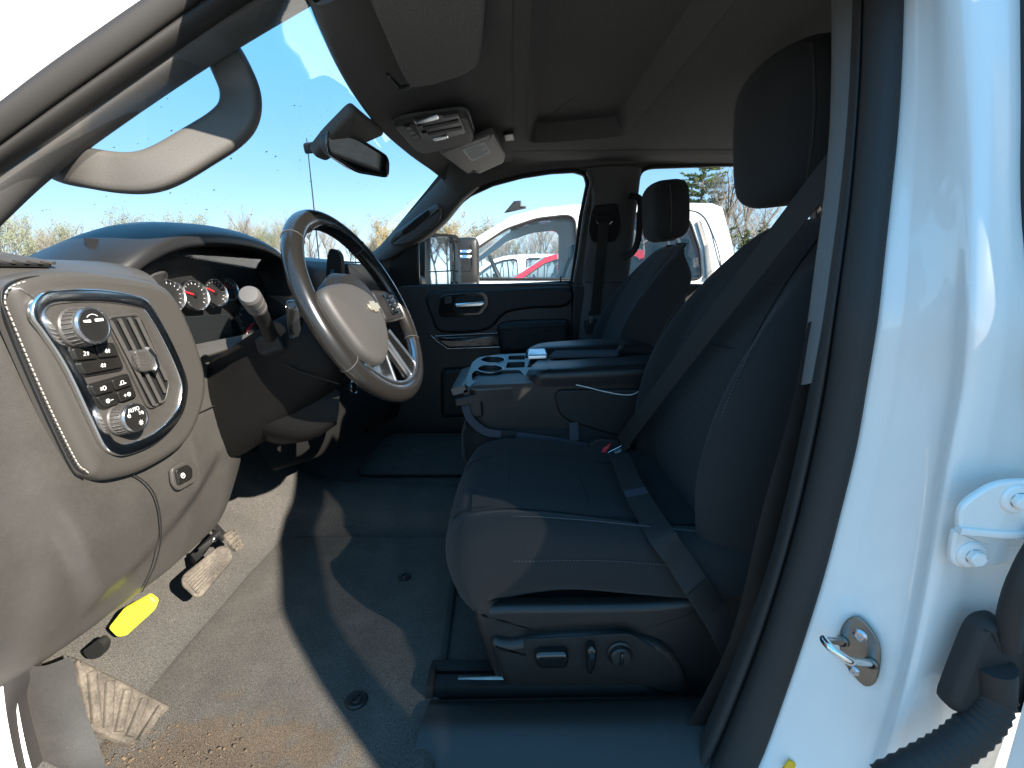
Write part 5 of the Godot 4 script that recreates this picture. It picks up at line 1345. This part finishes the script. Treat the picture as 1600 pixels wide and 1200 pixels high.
	var warp = func(p):
		var f = (p.y + head_h * 0.5) / head_h
		var w = 1.0 - 0.16 * pow(abs(f * 2.0 - 1.0), 2.0) if f < 0.5 else 1.0 - 0.12 * pow(f * 2.0 - 1.0, 2.0)
		var x = p.x + (0.018 * pow(p.z / 0.14, 2.0)) * (1.0 if p.x < 0 else 0.3)
		return Vector3(x, p.y - 0.012 * pow(p.z / 0.14, 2.0) * sign(p.y), p.z * w)
	var hc = Vector3(dx + 0.565 - (head_h - 0.215) * 0.4, head_y, zc)
	var hd = part("headrest", rblock(hc, Vector3(0.13, head_h, 0.275 * head_h / 0.235), 0.042, hb, 12, null, warp), M.cloth2, t, "dark cloth headrest")
	for s in [0.062, -0.062]:
		part("post", tube([Vector3(dx + 0.60, head_y - head_h * 0.5 + 0.03, zc + s), Vector3(dx + 0.62, 1.52, zc + s)], 0.0075, 10), M.satin, hd)
		part("post_collar", rblock(Vector3(dx + 0.62, 1.540, zc + s), Vector3(0.034, 0.014, 0.034), 0.005), M.plastic, hd)
	var hs = []
	for i in 13:
		var f = float(i) / 12
		var p = Vector3(-0.058 + 0.02 * 0.55, (f - 0.5) * head_h * 0.86, 0.132)
		p = warp.call(p); hs.append(hc + hb * (p + Vector3(0.020, 0, 0.0)))
	part("piping", tube(hs, 0.0016, 5), M.gray_thread, hd)

func seats():
	var t = thing("front_seat", "dark cloth driver's seat with power switches on its plastic side panel", "seat", Vector3(0.2, 0.66, -1.045))
	seat(t, -1.045, 0.0, 1.705, 0.274)
	# plastic side panel, switches
	var z = -0.80
	var sp = part("side_panel", slab(crv(ZZ([[744, 940], [765, 936], [800, 934], [900, 933], [1020, 930], [1110, 918], [1160, 910], [1166, 1010], [1120, 1086], [980, 1091], [840, 1092], [802, 1082], [778, 1050], [752, 985]], z), 4, true), Vector3(0, 0, 0.028), 0.012, 4), M.plastic, t, "scuffed black side panel of the seat")
	part("panel_ridge", slab(crv(ZZ([[768, 993], [800, 992], [850, 984], [920, 980], [985, 984], [1032, 997], [1056, 1024], [1070, 1060], [1066, 1086], [960, 1090], [842, 1091], [806, 1080], [784, 1048]], z + 0.022), 4, true), Vector3(0, 0, 0.022), 0.013, 4), M.plastic, sp)
	part("switch_plate", slab(rnd(ZZ([[816, 998], [984, 988], [1028, 1014], [1000, 1038], [826, 1042]], z + 0.043), 0.012, 3), Vector3(0, 0, 0.003), 0.001), M.dark, sp)
	part("cushion_switch", slab(rnd(ZZ([[832, 1018], [840, 1010], [884, 1009], [889, 1018], [884, 1034], [842, 1035]], z + 0.046), 0.008, 3), Vector3(0, 0, 0.018), 0.007), M.gloss, sp)
	part("recline_switch", slab(rnd(ZZ([[914, 1006], [922, 998], [931, 1004], [930, 1022], [924, 1042], [915, 1042]], z + 0.046), 0.006, 3), Vector3(0, 0, 0.020), 0.006), M.gloss, sp)
	var lc = qz(968, 1019, z + 0.046)
	var lk = part("lumbar_knob", lathe([[0.0235, 0], [0.0235, 0.004], [0.020, 0.006], [0.019, 0.014], [0.016, 0.017], [0.0, 0.018]], lc, Vector3(0, 0, 1), 26), M.plastic, sp)
	part("knob_grip", rblock(lc + Vector3(0, 0, 0.018), Vector3(0.006, 0.030, 0.010), 0.003), M.gloss, lk)
	# rails under the seat
	for r in [[1046, 1060, -0.80], [1070, 1092, -0.755]]:
		part("seat_rail", slab(rnd(ZZ([[672, r[0] + 2], [1010, r[0]], [1010, r[1]], [668, r[1]]], r[2]), 0.004, 2), Vector3(0, 0, -0.03), 0.004), M.dark, t)
	part("rail_end", slab(ZZ([[666, 1072], [676, 1071], [676, 1093], [666, 1094]], -0.750), Vector3(0, 0, -0.05), 0.003), M.black, t)
	part("rail_bolt", tube(ZZ([[716, 1062], [728, 1062], [800, 1060]], -0.775), 0.008, 10), M.zinc, t)
	part("seat_base", slab(rnd([Vector3(0.0, 0.70, -0.84), Vector3(0.42, 0.70, -0.84), Vector3(0.42, 0.86, -0.84), Vector3(0.0, 0.86, -0.84)], 0.01, 2), Vector3(0, 0, -0.42), 0.01), M.black, t)
	t = thing("front_seat", "dark cloth passenger seat beyond the folding console", "seat", Vector3(0.2, 0.66, -1.93))
	seat(t, -1.93, 0.005, 1.662, 0.215)
	part("seat_base", slab(rnd([Vector3(0.0, 0.68, -1.72), Vector3(0.42, 0.68, -1.72), Vector3(0.42, 0.86, -1.72), Vector3(0.0, 0.86, -1.72)], 0.01, 2), Vector3(0, 0, -0.42), 0.01), M.black, t)
	# rear bench
	t = thing("rear_bench", "dark cloth rear bench behind the front seats", "seat", Vector3(1.25, 0.66, -1.5))
	part("cushion", rblock(Vector3(1.12, 0.93, -1.5), Vector3(0.5, 0.18, 1.5), 0.06), M.cloth, t)
	part("backrest", rblock(Vector3(1.40, 1.20, -1.5), Vector3(0.16, 0.62, 1.5), 0.06, Basis(Vector3(0, 0, 1), -0.15)), M.cloth, t)

# ---------------------------------------------------------------- centre console
func console():
	var t = thing("centre_console", "black folding centre console with cup holders and padded armrest lid", "console", Vector3(0.1, 0.85, -1.5))
	var z = -1.335
	# seat section under the console
	var cb = part("centre_cushion", rblock(Vector3(0.15, 0.945, -1.50), Vector3(0.60, 0.15, 0.35), 0.045), M.cloth, t)
	part("plinth", rblock(Vector3(0.15, 0.77, -1.50), Vector3(0.54, 0.20, 0.30), 0.02), M.shroud, t)
	# body, deep in z
	var body = part("console_body", slab(rnd(ZZ([[722, 612], [738, 602], [850, 598], [1040, 596], [1040, 690], [985, 692], [900, 684], [870, 676], [760, 668], [742, 652]], z), 0.012, 3), Vector3(0, 0, -0.34), 0.006), M.plastic, t)
	part("side_pocket", slab(rnd(ZZ([[864, 608], [1030, 606], [1040, 680], [985, 686], [890, 658], [872, 646]], z), 0.03, 4), Vector3(0, 0, 0.012), 0.006), M.dark, body)
	part("hinge_cover", slab(rnd(ZZ([[711, 622], [752, 612], [755, 650], [734, 650], [727, 632], [712, 634]], z), 0.006, 3), Vector3(0, 0, 0.016), 0.005), M.plastic, body)
	part("front_ledge", slab(rnd(ZZ([[704, 608], [724, 602], [732, 612], [708, 618]], z), 0.004, 3), Vector3(0, 0, -0.30), 0.004), M.tray, body)
	# cup holder tray: a frame with real wells
	var pl = Plane(Vector3(0.0, 1.0, 0.105), 1.122 + 0.105 * -1.335)
	var trayo = rnd(PP([[726, 600], [738, 566], [748, 558], [775, 554], [836, 551], [900, 551], [900, 600], [820, 604], [740, 609]], pl), 0.02, 3)
	var cups = []
	for c in [[766, 576, 0.041], [770, 562, 0.041]]:
		var q = qp(c[0], c[1], pl); var r = []
		for i in 20: r.append(Vector3(q.x + c[2] * cos(TAU * i / 20), 0, q.z + c[2] * sin(TAU * i / 20)))
		for i in 20: r[i].y = (pl.d - pl.normal.z * r[i].z) / pl.normal.y
		cups.append(r)
	var wells = [rnd(PP([[737, 584], [742, 579], [812, 578], [822, 590], [738, 595]], pl), 0.012, 3), rnd(PP([[793, 566], [820, 565], [820, 574], [790, 575]], pl), 0.006, 2), rnd(PP([[795, 556], [820, 555], [820, 562], [794, 562]], pl), 0.006, 2)]
	var tray = part("tray_frame", plate(trayo, cups + wells, Vector3(0, 0.004, 0)), M.tray, t, "blue gray tray frame")
	for h in cups + wells:
		var b = []; var b2 = []
		var ce = Vector3.ZERO
		for p in h: ce += p
		ce /= h.size()
		for p in h: b.append(p.lerp(ce, 0.10) + Vector3(0, -0.045, 0))
		var st = mesh(); skin(st, [h, b]); fan(st, b)
		part("cup_holder" if h in cups else "tray_well", st, M.dark, tray)
	for h in cups: part("cup_ring", tube(h, 0.0018, 6, null, Vector3.UP, null, true), M.satin, tray)
	var sk = []; var sk2 = []
	for p in trayo: sk.append(p + Vector3(0, -0.005, 0)); sk2.append(p + Vector3(0, -0.035, 0))
	var s2 = mesh(); skin(s2, [sk, sk2]); part("tray_skirt", s2, M.plastic, tray)
	# padded lid: two long pads with a trough between
	var lp = Plane(Vector3(0.02, 1.0, 0.05), 1.168 + 0.05 * -1.335)
	var nearpad = PP([[822, 579], [836, 568], [880, 565], [940, 563], [1028, 562], [1030, 585]], lp)
	var l0 = part("armrest_lid", patch([
		[qz(822, 586, -1.345), qz(826, 578, -1.36), qz(834, 569, -1.41), qz(842, 562, -1.47)],
		[qz(838, 602, -1.325), qz(842, 582, -1.325), qz(850, 572, -1.37), qz(856, 562, -1.47)],
		[qz(862, 604, -1.320), qz(866, 583, -1.318), qz(872, 572, -1.36), qz(876, 562, -1.47)],
		[qz(930, 602, -1.320), qz(934, 580, -1.318), qz(936, 569, -1.36), qz(936, 559, -1.47)],
		[qz(1010, 598, -1.320), qz(1012, 577, -1.318), qz(1012, 566, -1.36), qz(1012, 556, -1.47)],
		[qz(1034, 596, -1.325), qz(1034, 574, -1.33), qz(1034, 563, -1.37), qz(1032, 553, -1.47)]], 4, 4), M.pad, t, "padded black leather armrest lid")
	part("lid_far_pad", patch([
		[qz(820, 560, -1.53), qz(823, 548, -1.56), qz(832, 541, -1.62), qz(840, 542, -1.68)],
		[qz(835, 558, -1.53), qz(838, 544, -1.56), qz(848, 536, -1.63), qz(856, 535, -1.70)],
		[qz(900, 555, -1.53), qz(902, 541, -1.56), qz(906, 533, -1.63), qz(908, 531, -1.70)],
		[qz(975, 552, -1.53), qz(976, 537, -1.56), qz(974, 530, -1.63), qz(970, 528, -1.70)],
		[qz(1026, 552, -1.53), qz(1020, 541, -1.56), qz(1000, 534, -1.63), qz(984, 530, -1.70)]], 4, 4), M.pad, l0)
	part("lid_trough", slab([qz(824, 574, -1.44), qz(1034, 566, -1.44), qz(1026, 548, -1.58), qz(832, 552, -1.58)], Vector3(0, 0.004, 0), 0.001), M.dark, l0)
	part("trough_tray", slab(rnd([qz(856, 560, -1.475), qz(966, 557, -1.475), qz(972, 547, -1.555), qz(868, 549, -1.555)], 0.012, 3), Vector3(0, 0.006, 0), 0.002), M.strap, l0)
	part("lid_latch", slab(rnd([qz(824, 561, -1.47), qz(856, 560, -1.47), qz(852, 550, -1.555), qz(825, 551, -1.555)], 0.006, 3), Vector3(0, 0.012, 0), 0.004), M.satin, l0)
	part("lid_seam", tube(crv([qz(844, 588, -1.322), qz(852, 580, -1.318), qz(870, 576, -1.340), qz(940, 572, -1.338), qz(1012, 569, -1.338)], 5), 0.0012, 5), M.black, l0)
	# latch tab at the trough's end
	part("trough_end", slab(rnd([qz(964, 553, -1.475), qz(975, 546, -1.555), qz(968, 545, -1.55)], 0.003, 2), Vector3(0, 0.014, 0), 0.002), M.satin, l0)
	# straps hanging under the console
	part("console_strap", sweep(crv(ZZ([[727, 634, -1.315], [735, 655, -1.31], [760, 675, -1.31], [800, 680, -1.31], [860, 688, -1.31], [915, 698, -1.31], [945, 702, -1.30]], 0), 6), rect2(0.011, 0.0012, 0.001), Vector3(0, 0.25, 1)), M.strap, t, "blue gray webbing strap under the console")
	part("strap_loop", sweep(ZZ([[896, 660, -1.318], [897, 675, -1.314], [897, 688, -1.312]], 0), rect2(0.013, 0.0012, 0.001), Vector3(0, 0, 1)), M.strap, t)
	part("strap_slide", slab(rnd(ZZ([[783, 672], [806, 673], [806, 684], [783, 683]], -1.308), 0.004, 2), Vector3(0, 0, 0.004), 0.001), M.dark, t)
	single("white_cable", tube(crv(ZZ([[900, 601, -1.305], [925, 607, -1.295], [950, 613, -1.29], [975, 617, -1.29], [992, 615, -1.295], [1006, 604, -1.31]], 0), 6), 0.0014, 6), M.paper, "thin white cable hanging from the armrest lid", "cable")

# ---------------------------------------------------------------- seat belts
func ribbon(path, w, nrm_hint: Vector3, st = null):
	return sweep(path, rect2(w, 0.0009, 0.0006), nrm_hint, false, true, null, st)
func belts():
	var t = thing("seat_belt", "brown black seat belt across the driver's seat with its buckle fastened", "seat belt", Vector3(0.3, 0.9, -1.0))
	var top = qz(1345, 205, -0.76); var bk = qz(968, 698, -1.255)
	var path = []
	for i in 13:
		var f = i / 12.0
		path.append(top.lerp(bk, f) + Vector3(-0.012 * sin(f * PI), -0.010 * sin(f * PI), 0))
	part("shoulder_strap", ribbon(path, 0.0245, Vector3(-0.85, 0.25, 0.45)), M.webbing, t)
	var lap = crv([qy(966, 712, 0.972), qy(990, 768, 0.968), qy(1012, 806, 0.970), qy(1034, 842, 0.972), qz(1062, 882, -0.770), qz(1092, 928, -0.752), qz(1122, 976, -0.748), qz(1140, 1010, -0.748)], 5)
	var pts = []
	for p in lap: pts.append(p + Vector3(0, 0.006, 0.004))
	part("lap_strap", ribbon(pts, 0.0245, Vector3(-0.2, 0.8, 0.55)), M.webbing, t)
	part("strap_label", ribbon([pts[5] + Vector3(0, 0.002, 0.001), pts[6] + Vector3(0, 0.002, 0.001)], 0.0235, Vector3(-0.2, 0.8, 0.55)), M.strap, t)
	part("strap_stitching", ribbon([pts[24] + Vector3(0, 0.001, 0.002), pts[28] + Vector3(0, 0.001, 0.002)], 0.022, Vector3(-0.2, 0.8, 0.55)), M.dark, t)
	# tongue and buckle
	var bd = (qz(985, 660, -1.27) - qz(950, 705, -1.245)).normalized()
	part("tongue", sweep([qz(943, 716, -1.243), qz(982, 696, -1.25)], rect2(0.006, 0.003, 0.001), Vector3(0, 1, 0.6)), M.satin, t)
	part("tongue_edge", tube([qz(940, 712, -1.240), qz(980, 692, -1.248)], 0.0016, 6), M.chrome, t)
	var bu = part("buckle", slab(rnd(ZZ([[920, 690], [935, 682], [968, 686], [962, 700], [938, 713], [918, 706]], -1.262), 0.008, 3), Vector3(0, 0, 0.016), 0.005), M.black, t)
	part("release_button", slab(rnd(ZZ([[939, 708], [942, 700], [956, 691], [951, 700], [943, 709]], -1.244), 0.003, 2), Vector3(0, 0, 0.006), 0.002), M.red_plastic, bu, "red release button")
	# tether seen behind the strap
	# passenger belt on the far pillar
	t = thing("seat_belt", "black seat belt hanging on the far centre pillar beside the passenger seat", "seat belt", Vector3(0.35, 0.9, -2.28))
	part("strap", ribbon([far_side(944, 348, 0.128), far_side(939, 400, 0.125), far_side(930, 488, 0.12)], 0.0225, Vector3(0, 0, 1)), M.webbing, t)
	part("tongue", slab(rnd(FS([[918, 486], [940, 486], [938, 492], [920, 494]], 0.122), 0.004, 2), Vector3(0, 0, 0.006), 0.002), M.black, t)
	part("tongue_blade", slab(rnd(FS([[921, 490], [928, 490], [925, 505], [921, 505]], 0.124), 0.004, 2), Vector3(0, 0, 0.003), 0.001), M.chrome, t)
	part("belt_pocket", slab(rnd(FS([[912, 500], [938, 498], [936, 520], [914, 522]], 0.09), 0.008, 2), Vector3(0, 0, 0.01), 0.003), M.plastic, t)

# ---------------------------------------------------------------- fittings under the roof
func roof_fittings():
	# driver's sun visor
	var y = 1.838
	var t = thing("sun_visor", "plain dark cloth sun visor hooked up beside the overhead console", "sun visor", Vector3(-0.13, 1.84, -1.0))
	var vo = rnd(YY([[556, -70], [583, 0], [628, 105], [641, 126], [672, 122], [728, 104], [748, 90], [753, 60], [757, 0], [760, -70]], y), 0.02, 3)
	part("board", slab(vo, Vector3(0, -0.016, 0), 0.007), M.visor, t)
	part("pivot_rod", tube(YY([[606, 116], [624, 136], [640, 134]], y - 0.004), 0.004, 8), M.plastic, t)
	var hk = part("hook", sweep(crv(YY([[624, 138], [640, 134], [650, 122], [664, 120], [667, 126], [655, 131]], y - 0.008), 4), rect2(0.004, 0.004, 0.002), Vector3.UP), M.plastic, t)
	# passenger visor with its warning label
	t = thing("sun_visor", "passenger sun visor with a white paper label", "sun visor", Vector3(-0.15, 1.84, -1.8))
	vo = rnd(YY([[686, 232], [770, 198], [790, 236], [787, 248], [748, 266], [740, 262], [732, 267]], y), 0.02, 3)
	part("board", slab(vo, Vector3(0, -0.016, 0), 0.007), M.handle, t)
	var lb = part("label", slab(YY([[722, 234], [757, 221], [768, 239], [737, 252]], y - 0.0165), Vector3(0, -0.0008, 0), 0.0002), M.paper, t, "white printed label")
	var st = mesh()
	for i in 7:
		var f = 0.14 + i * 0.12
		var a = qy(722, 234, y - 0.0177).lerp(qy(737, 252, y - 0.0177), f); var b = qy(757, 221, y - 0.0177).lerp(qy(768, 239, y - 0.0177), f)
		sweep([a.lerp(b, 0.08), a.lerp(b, 0.92 if i % 3 else 0.7)], rect2(0.0013, 0.0003), Vector3.UP, false, true, null, st)
	part("print_lines", st, M.gray_trim, lb)
	part("clip", rblock(qy(742, 266, y - 0.012), Vector3(0.02, 0.014, 0.03), 0.005), M.black, t)
	# overhead console
	t = thing("overhead_console", "gray overhead console with two reading lamps and buttons", "overhead console", Vector3(-0.2, 1.84, -1.48))
	var co = rnd(YY([[613, 186], [640, 180], [720, 169], [730, 172], [741, 206], [736, 214], [664, 232], [648, 226]], 1.842), 0.02, 3)
	part("housing", slab(co, Vector3(0, -0.020, 0), 0.008), M.pillar, t)
	part("rim", sweep(co, rect2(0.004, 0.004, 0.002), Vector3.UP, true), M.gray_trim, t)
	var lens = part("lens_panel", slab(rnd(YY([[645, 184], [715, 173], [727, 206], [675, 220], [660, 214]], 1.823), 0.012, 3), Vector3(0, -0.004, 0), 0.002), M.plastic, t)
	for q in [[[647, 189], [684, 178], [686, 184], [652, 192]], [[676, 216], [699, 210], [701, 214], [680, 219]]]:
		part("reading_lamp", slab(rnd(YY(q, 1.819), 0.006, 3), Vector3(0, -0.004, 0), 0.0015), M.chrome, lens)
	for q in [[[652, 200], [716, 186], [718, 190], [656, 204]], [[660, 209], [722, 197], [723, 201], [664, 212]], [[690, 180], [714, 176], [716, 180], [694, 184]]]:
		part("groove", slab(rnd(YY(q, 1.8188), 0.003, 2), Vector3(0, -0.0016, 0), 0.0005), M.black, lens)
	var bp = part("button_strip", slab(rnd(YY([[629, 195], [640, 192], [657, 216], [646, 221]], 1.822), 0.004, 2), Vector3(0, -0.003, 0), 0.001), M.dark, t)
	for i in 3:
		var a = Vector2(632, 197).lerp(Vector2(647, 217), i / 3.0 + 0.03); var b = Vector2(632, 197).lerp(Vector2(647, 217), (i + 1) / 3.0 - 0.02)
		part("button", slab(rnd(YY([[a.x, a.y], [a.x + 8, a.y - 2], [b.x + 8, b.y - 2], [b.x, b.y]], 1.8188), 0.003, 2), Vector3(0, -0.003, 0), 0.001), M.plastic, bp)
	for q in [[655, 198], [663, 209]]: part("lamp_button", slab(rnd(YY([[q[0] - 4, q[1] - 3], [q[0] + 4, q[1] - 4], [q[0] + 6, q[1] + 2], [q[0] - 2, q[1] + 4]], 1.8185), 0.003, 2), Vector3(0, -0.004, 0), 0.001), M.plastic, lens)
	# rear view mirror on its stalk
	t = thing("rear_view_mirror", "black framed rear view mirror hanging at the windshield's top", "mirror", Vector3(-0.42, 1.75, -1.48))
	var mc = qz(558, 240, -1.40)
	var nrm = Vector3(0.86, -0.22, 0.46).normalized()
	var pl = Plane(nrm, nrm.dot(mc))
	var mo = rnd(PP([[511, 206], [517, 204], [560, 217], [606, 246], [606, 270], [603, 276], [556, 268], [512, 238]], pl), 0.02, 4)
	var mb = []
	for p in mo: mb.append(p - nrm * 0.002)
	var sh = part("shell", slab(mb, -nrm * 0.035, 0.014), M.plastic, t)
	part("bezel", sweep(mo, rect2(0.0035, 0.004, 0.002), nrm, true), M.gloss, t)
	var gl = mesh(); flat_fill(gl, mo, nrm)
	part("glass", gl, M.dim_mirror, t)
	# wide foot that carries the mirror against the glass
	var wn = Vector3(0.487, -0.873, 0)
	var ft = part("camera_cover", slab(rnd(PP([[546, 158], [576, 184], [596, 196], [560, 212], [522, 224], [500, 240], [481, 231], [505, 200]], Plane(wn, -1.785)), 0.02, 3), wn * 0.028, 0.012), M.visor, t)
	part("stalk", sweep([qz(484, 231, -1.47), qz(500, 233, -1.45), qz(520, 222, -1.43)], rect2(0.014, 0.020, 0.008), Vector3(1, 0, 0)), M.black, t)

# ---------------------------------------------------------------- striker, hinges, harness on the centre pillar
func near_pillar_details():
	var t = thing("door_striker", "worn steel door striker loop bolted to the white door jamb", "striker", Vector3(0.38, 1.03, -0.55))
	# plate lies on the jamb, which faces forward and out
	var a = qz(1325, 965, -0.575); var b = qz(1372, 1040, -0.535)
	var c = qz(1346, 1016, -0.556)
	var nrm = Vector3(-0.75, 0.05, 0.66).normalized()
	var pl = Plane(nrm, nrm.dot(c) + 0.004)
	var po = crv(PP([[1331, 963], [1348, 966], [1368, 990], [1377, 1015], [1375, 1048], [1368, 1066], [1354, 1071], [1340, 1060], [1322, 1036], [1312, 1005], [1316, 978]], pl), 3, true)
	part("plate", slab(po, nrm * 0.004, 0.0015), M.zinc, t)
	for q in [[1345, 991, 0.0085], [1336, 1046, 0.0065]]:
		var p = qp(q[0], q[1], pl) + nrm * 0.004
		var s = part("screw", lathe([[q[2], 0], [q[2], 0.001], [q[2] * 0.6, 0.003], [q[2] * 0.35, 0.003], [q[2] * 0.3, 0.001], [0, 0.001]], p, nrm, 18), M.satin, t)
	var u = qp(1318, 1000, pl) + nrm * 0.004; var v = qp(1362, 1034, pl) + nrm * 0.004
	var ou = qz(1288, 1000, -0.535); var ov = qz(1326, 1032, -0.515)
	part("loop", tube(crv([u, u.lerp(ou, 0.75), ou, ou.lerp(ov, 0.5) + (ou - u) * 0.15, ov, v.lerp(ov, 0.75), v], 6), 0.0052, 12), M.chrome, t)
	for p in [u, v]: part("loop_foot", lathe([[0.0085, 0], [0.0075, 0.003], [0.0055, 0.004]], p, nrm, 16), M.zinc, t)
	# hinge of the rear door: two stamped leaves with bolts
	var hz = -0.470
	var hg = part("door_hinge", slab(crv(ZZ([[1492, 815], [1496, 790], [1520, 768], [1560, 750], [1620, 748], [1660, 760], [1660, 835], [1560, 832], [1500, 828]], hz), 4, true), Vector3(0, 0, 0.006), 0.003), M.paint, cab, "white painted hinge with hexagonal bolts")
	part("lower_leaf", slab(rnd(ZZ([[1484, 826], [1492, 824], [1505, 832], [1590, 836], [1660, 832], [1660, 850], [1540, 882], [1500, 886], [1478, 876]], hz - 0.012), 0.012, 3), Vector3(0, 0, 0.006), 0.003), M.paint, hg)
	part("lip", sweep(ZZ([[1497, 828], [1560, 834], [1660, 836]], hz + 0.006), rect2(0.004, 0.004, 0.002), Vector3(0, 1, 0)), M.paint, hg)
	for q in [[1586, 779, hz + 0.006], [1516, 866, hz - 0.006]]:
		var p = qz(q[0], q[1], q[2])
		part("bolt", lathe([[0.0155, 0], [0.0155, 0.002], [0.0135, 0.004], [0.0085, 0.0045], [0.0088, 0.0045]], p, Vector3(-0.05, 0, 1), 22), M.paint, hg)
		part("bolt_head", lathe([[0.0088, 0.004], [0.0088, 0.011], [0.0075, 0.0125], [0, 0.0125]], p, Vector3(-0.05, 0, 1), 6), M.paint, hg)
	# harness boot
	t = thing("wiring_boot", "black ribbed rubber wiring boot under the rear door hinge", "wiring boot", Vector3(0.46, 0.9, -0.50))
	part("connector", slab(rnd(ZZ([[1505, 968], [1520, 955], [1545, 952], [1556, 965], [1600, 960], [1640, 975], [1620, 1090], [1500, 1100], [1458, 1090], [1480, 1030]], -0.480), 0.016, 3), Vector3(0, 0, 0.022), 0.009), M.seal, t)
	part("cable", tube(crv(ZZ([[1575, 1010, -0.462], [1580, 960, -0.455], [1600, 900, -0.45], [1640, 830, -0.45]], 0), 6), 0.0115, 12), M.seal, t)
	var bo2 = crv(ZZ([[1555, 1080, -0.462], [1540, 1120, -0.455], [1500, 1160, -0.45], [1450, 1190, -0.45], [1380, 1225, -0.45]], 0), 16)
	var scl = []
	for i in bo2.size(): scl.append(1.0 + 0.05 * sin(i * PI * 0.5))
	part("bellows", tube(bo2, 0.0195, 16, null, Vector3(0, 0.3, 1), scl), M.seal, t)
	part("neck", tube(ZZ([[1556, 1040, -0.458], [1555, 1085, -0.46]], 0), 0.0185, 14), M.seal, t)
	# scrap of orange sticker low on the jamb
	var so = ZZ([[1222, 1200], [1232, 1186], [1242, 1190], [1246, 1204], [1230, 1215]], -0.576)
	single("orange_sticker", slab(so, Vector3(-0.001, 0, 0.003), 0.0005), M.orange, "scrap of orange sticker low on the white door jamb", "sticker")
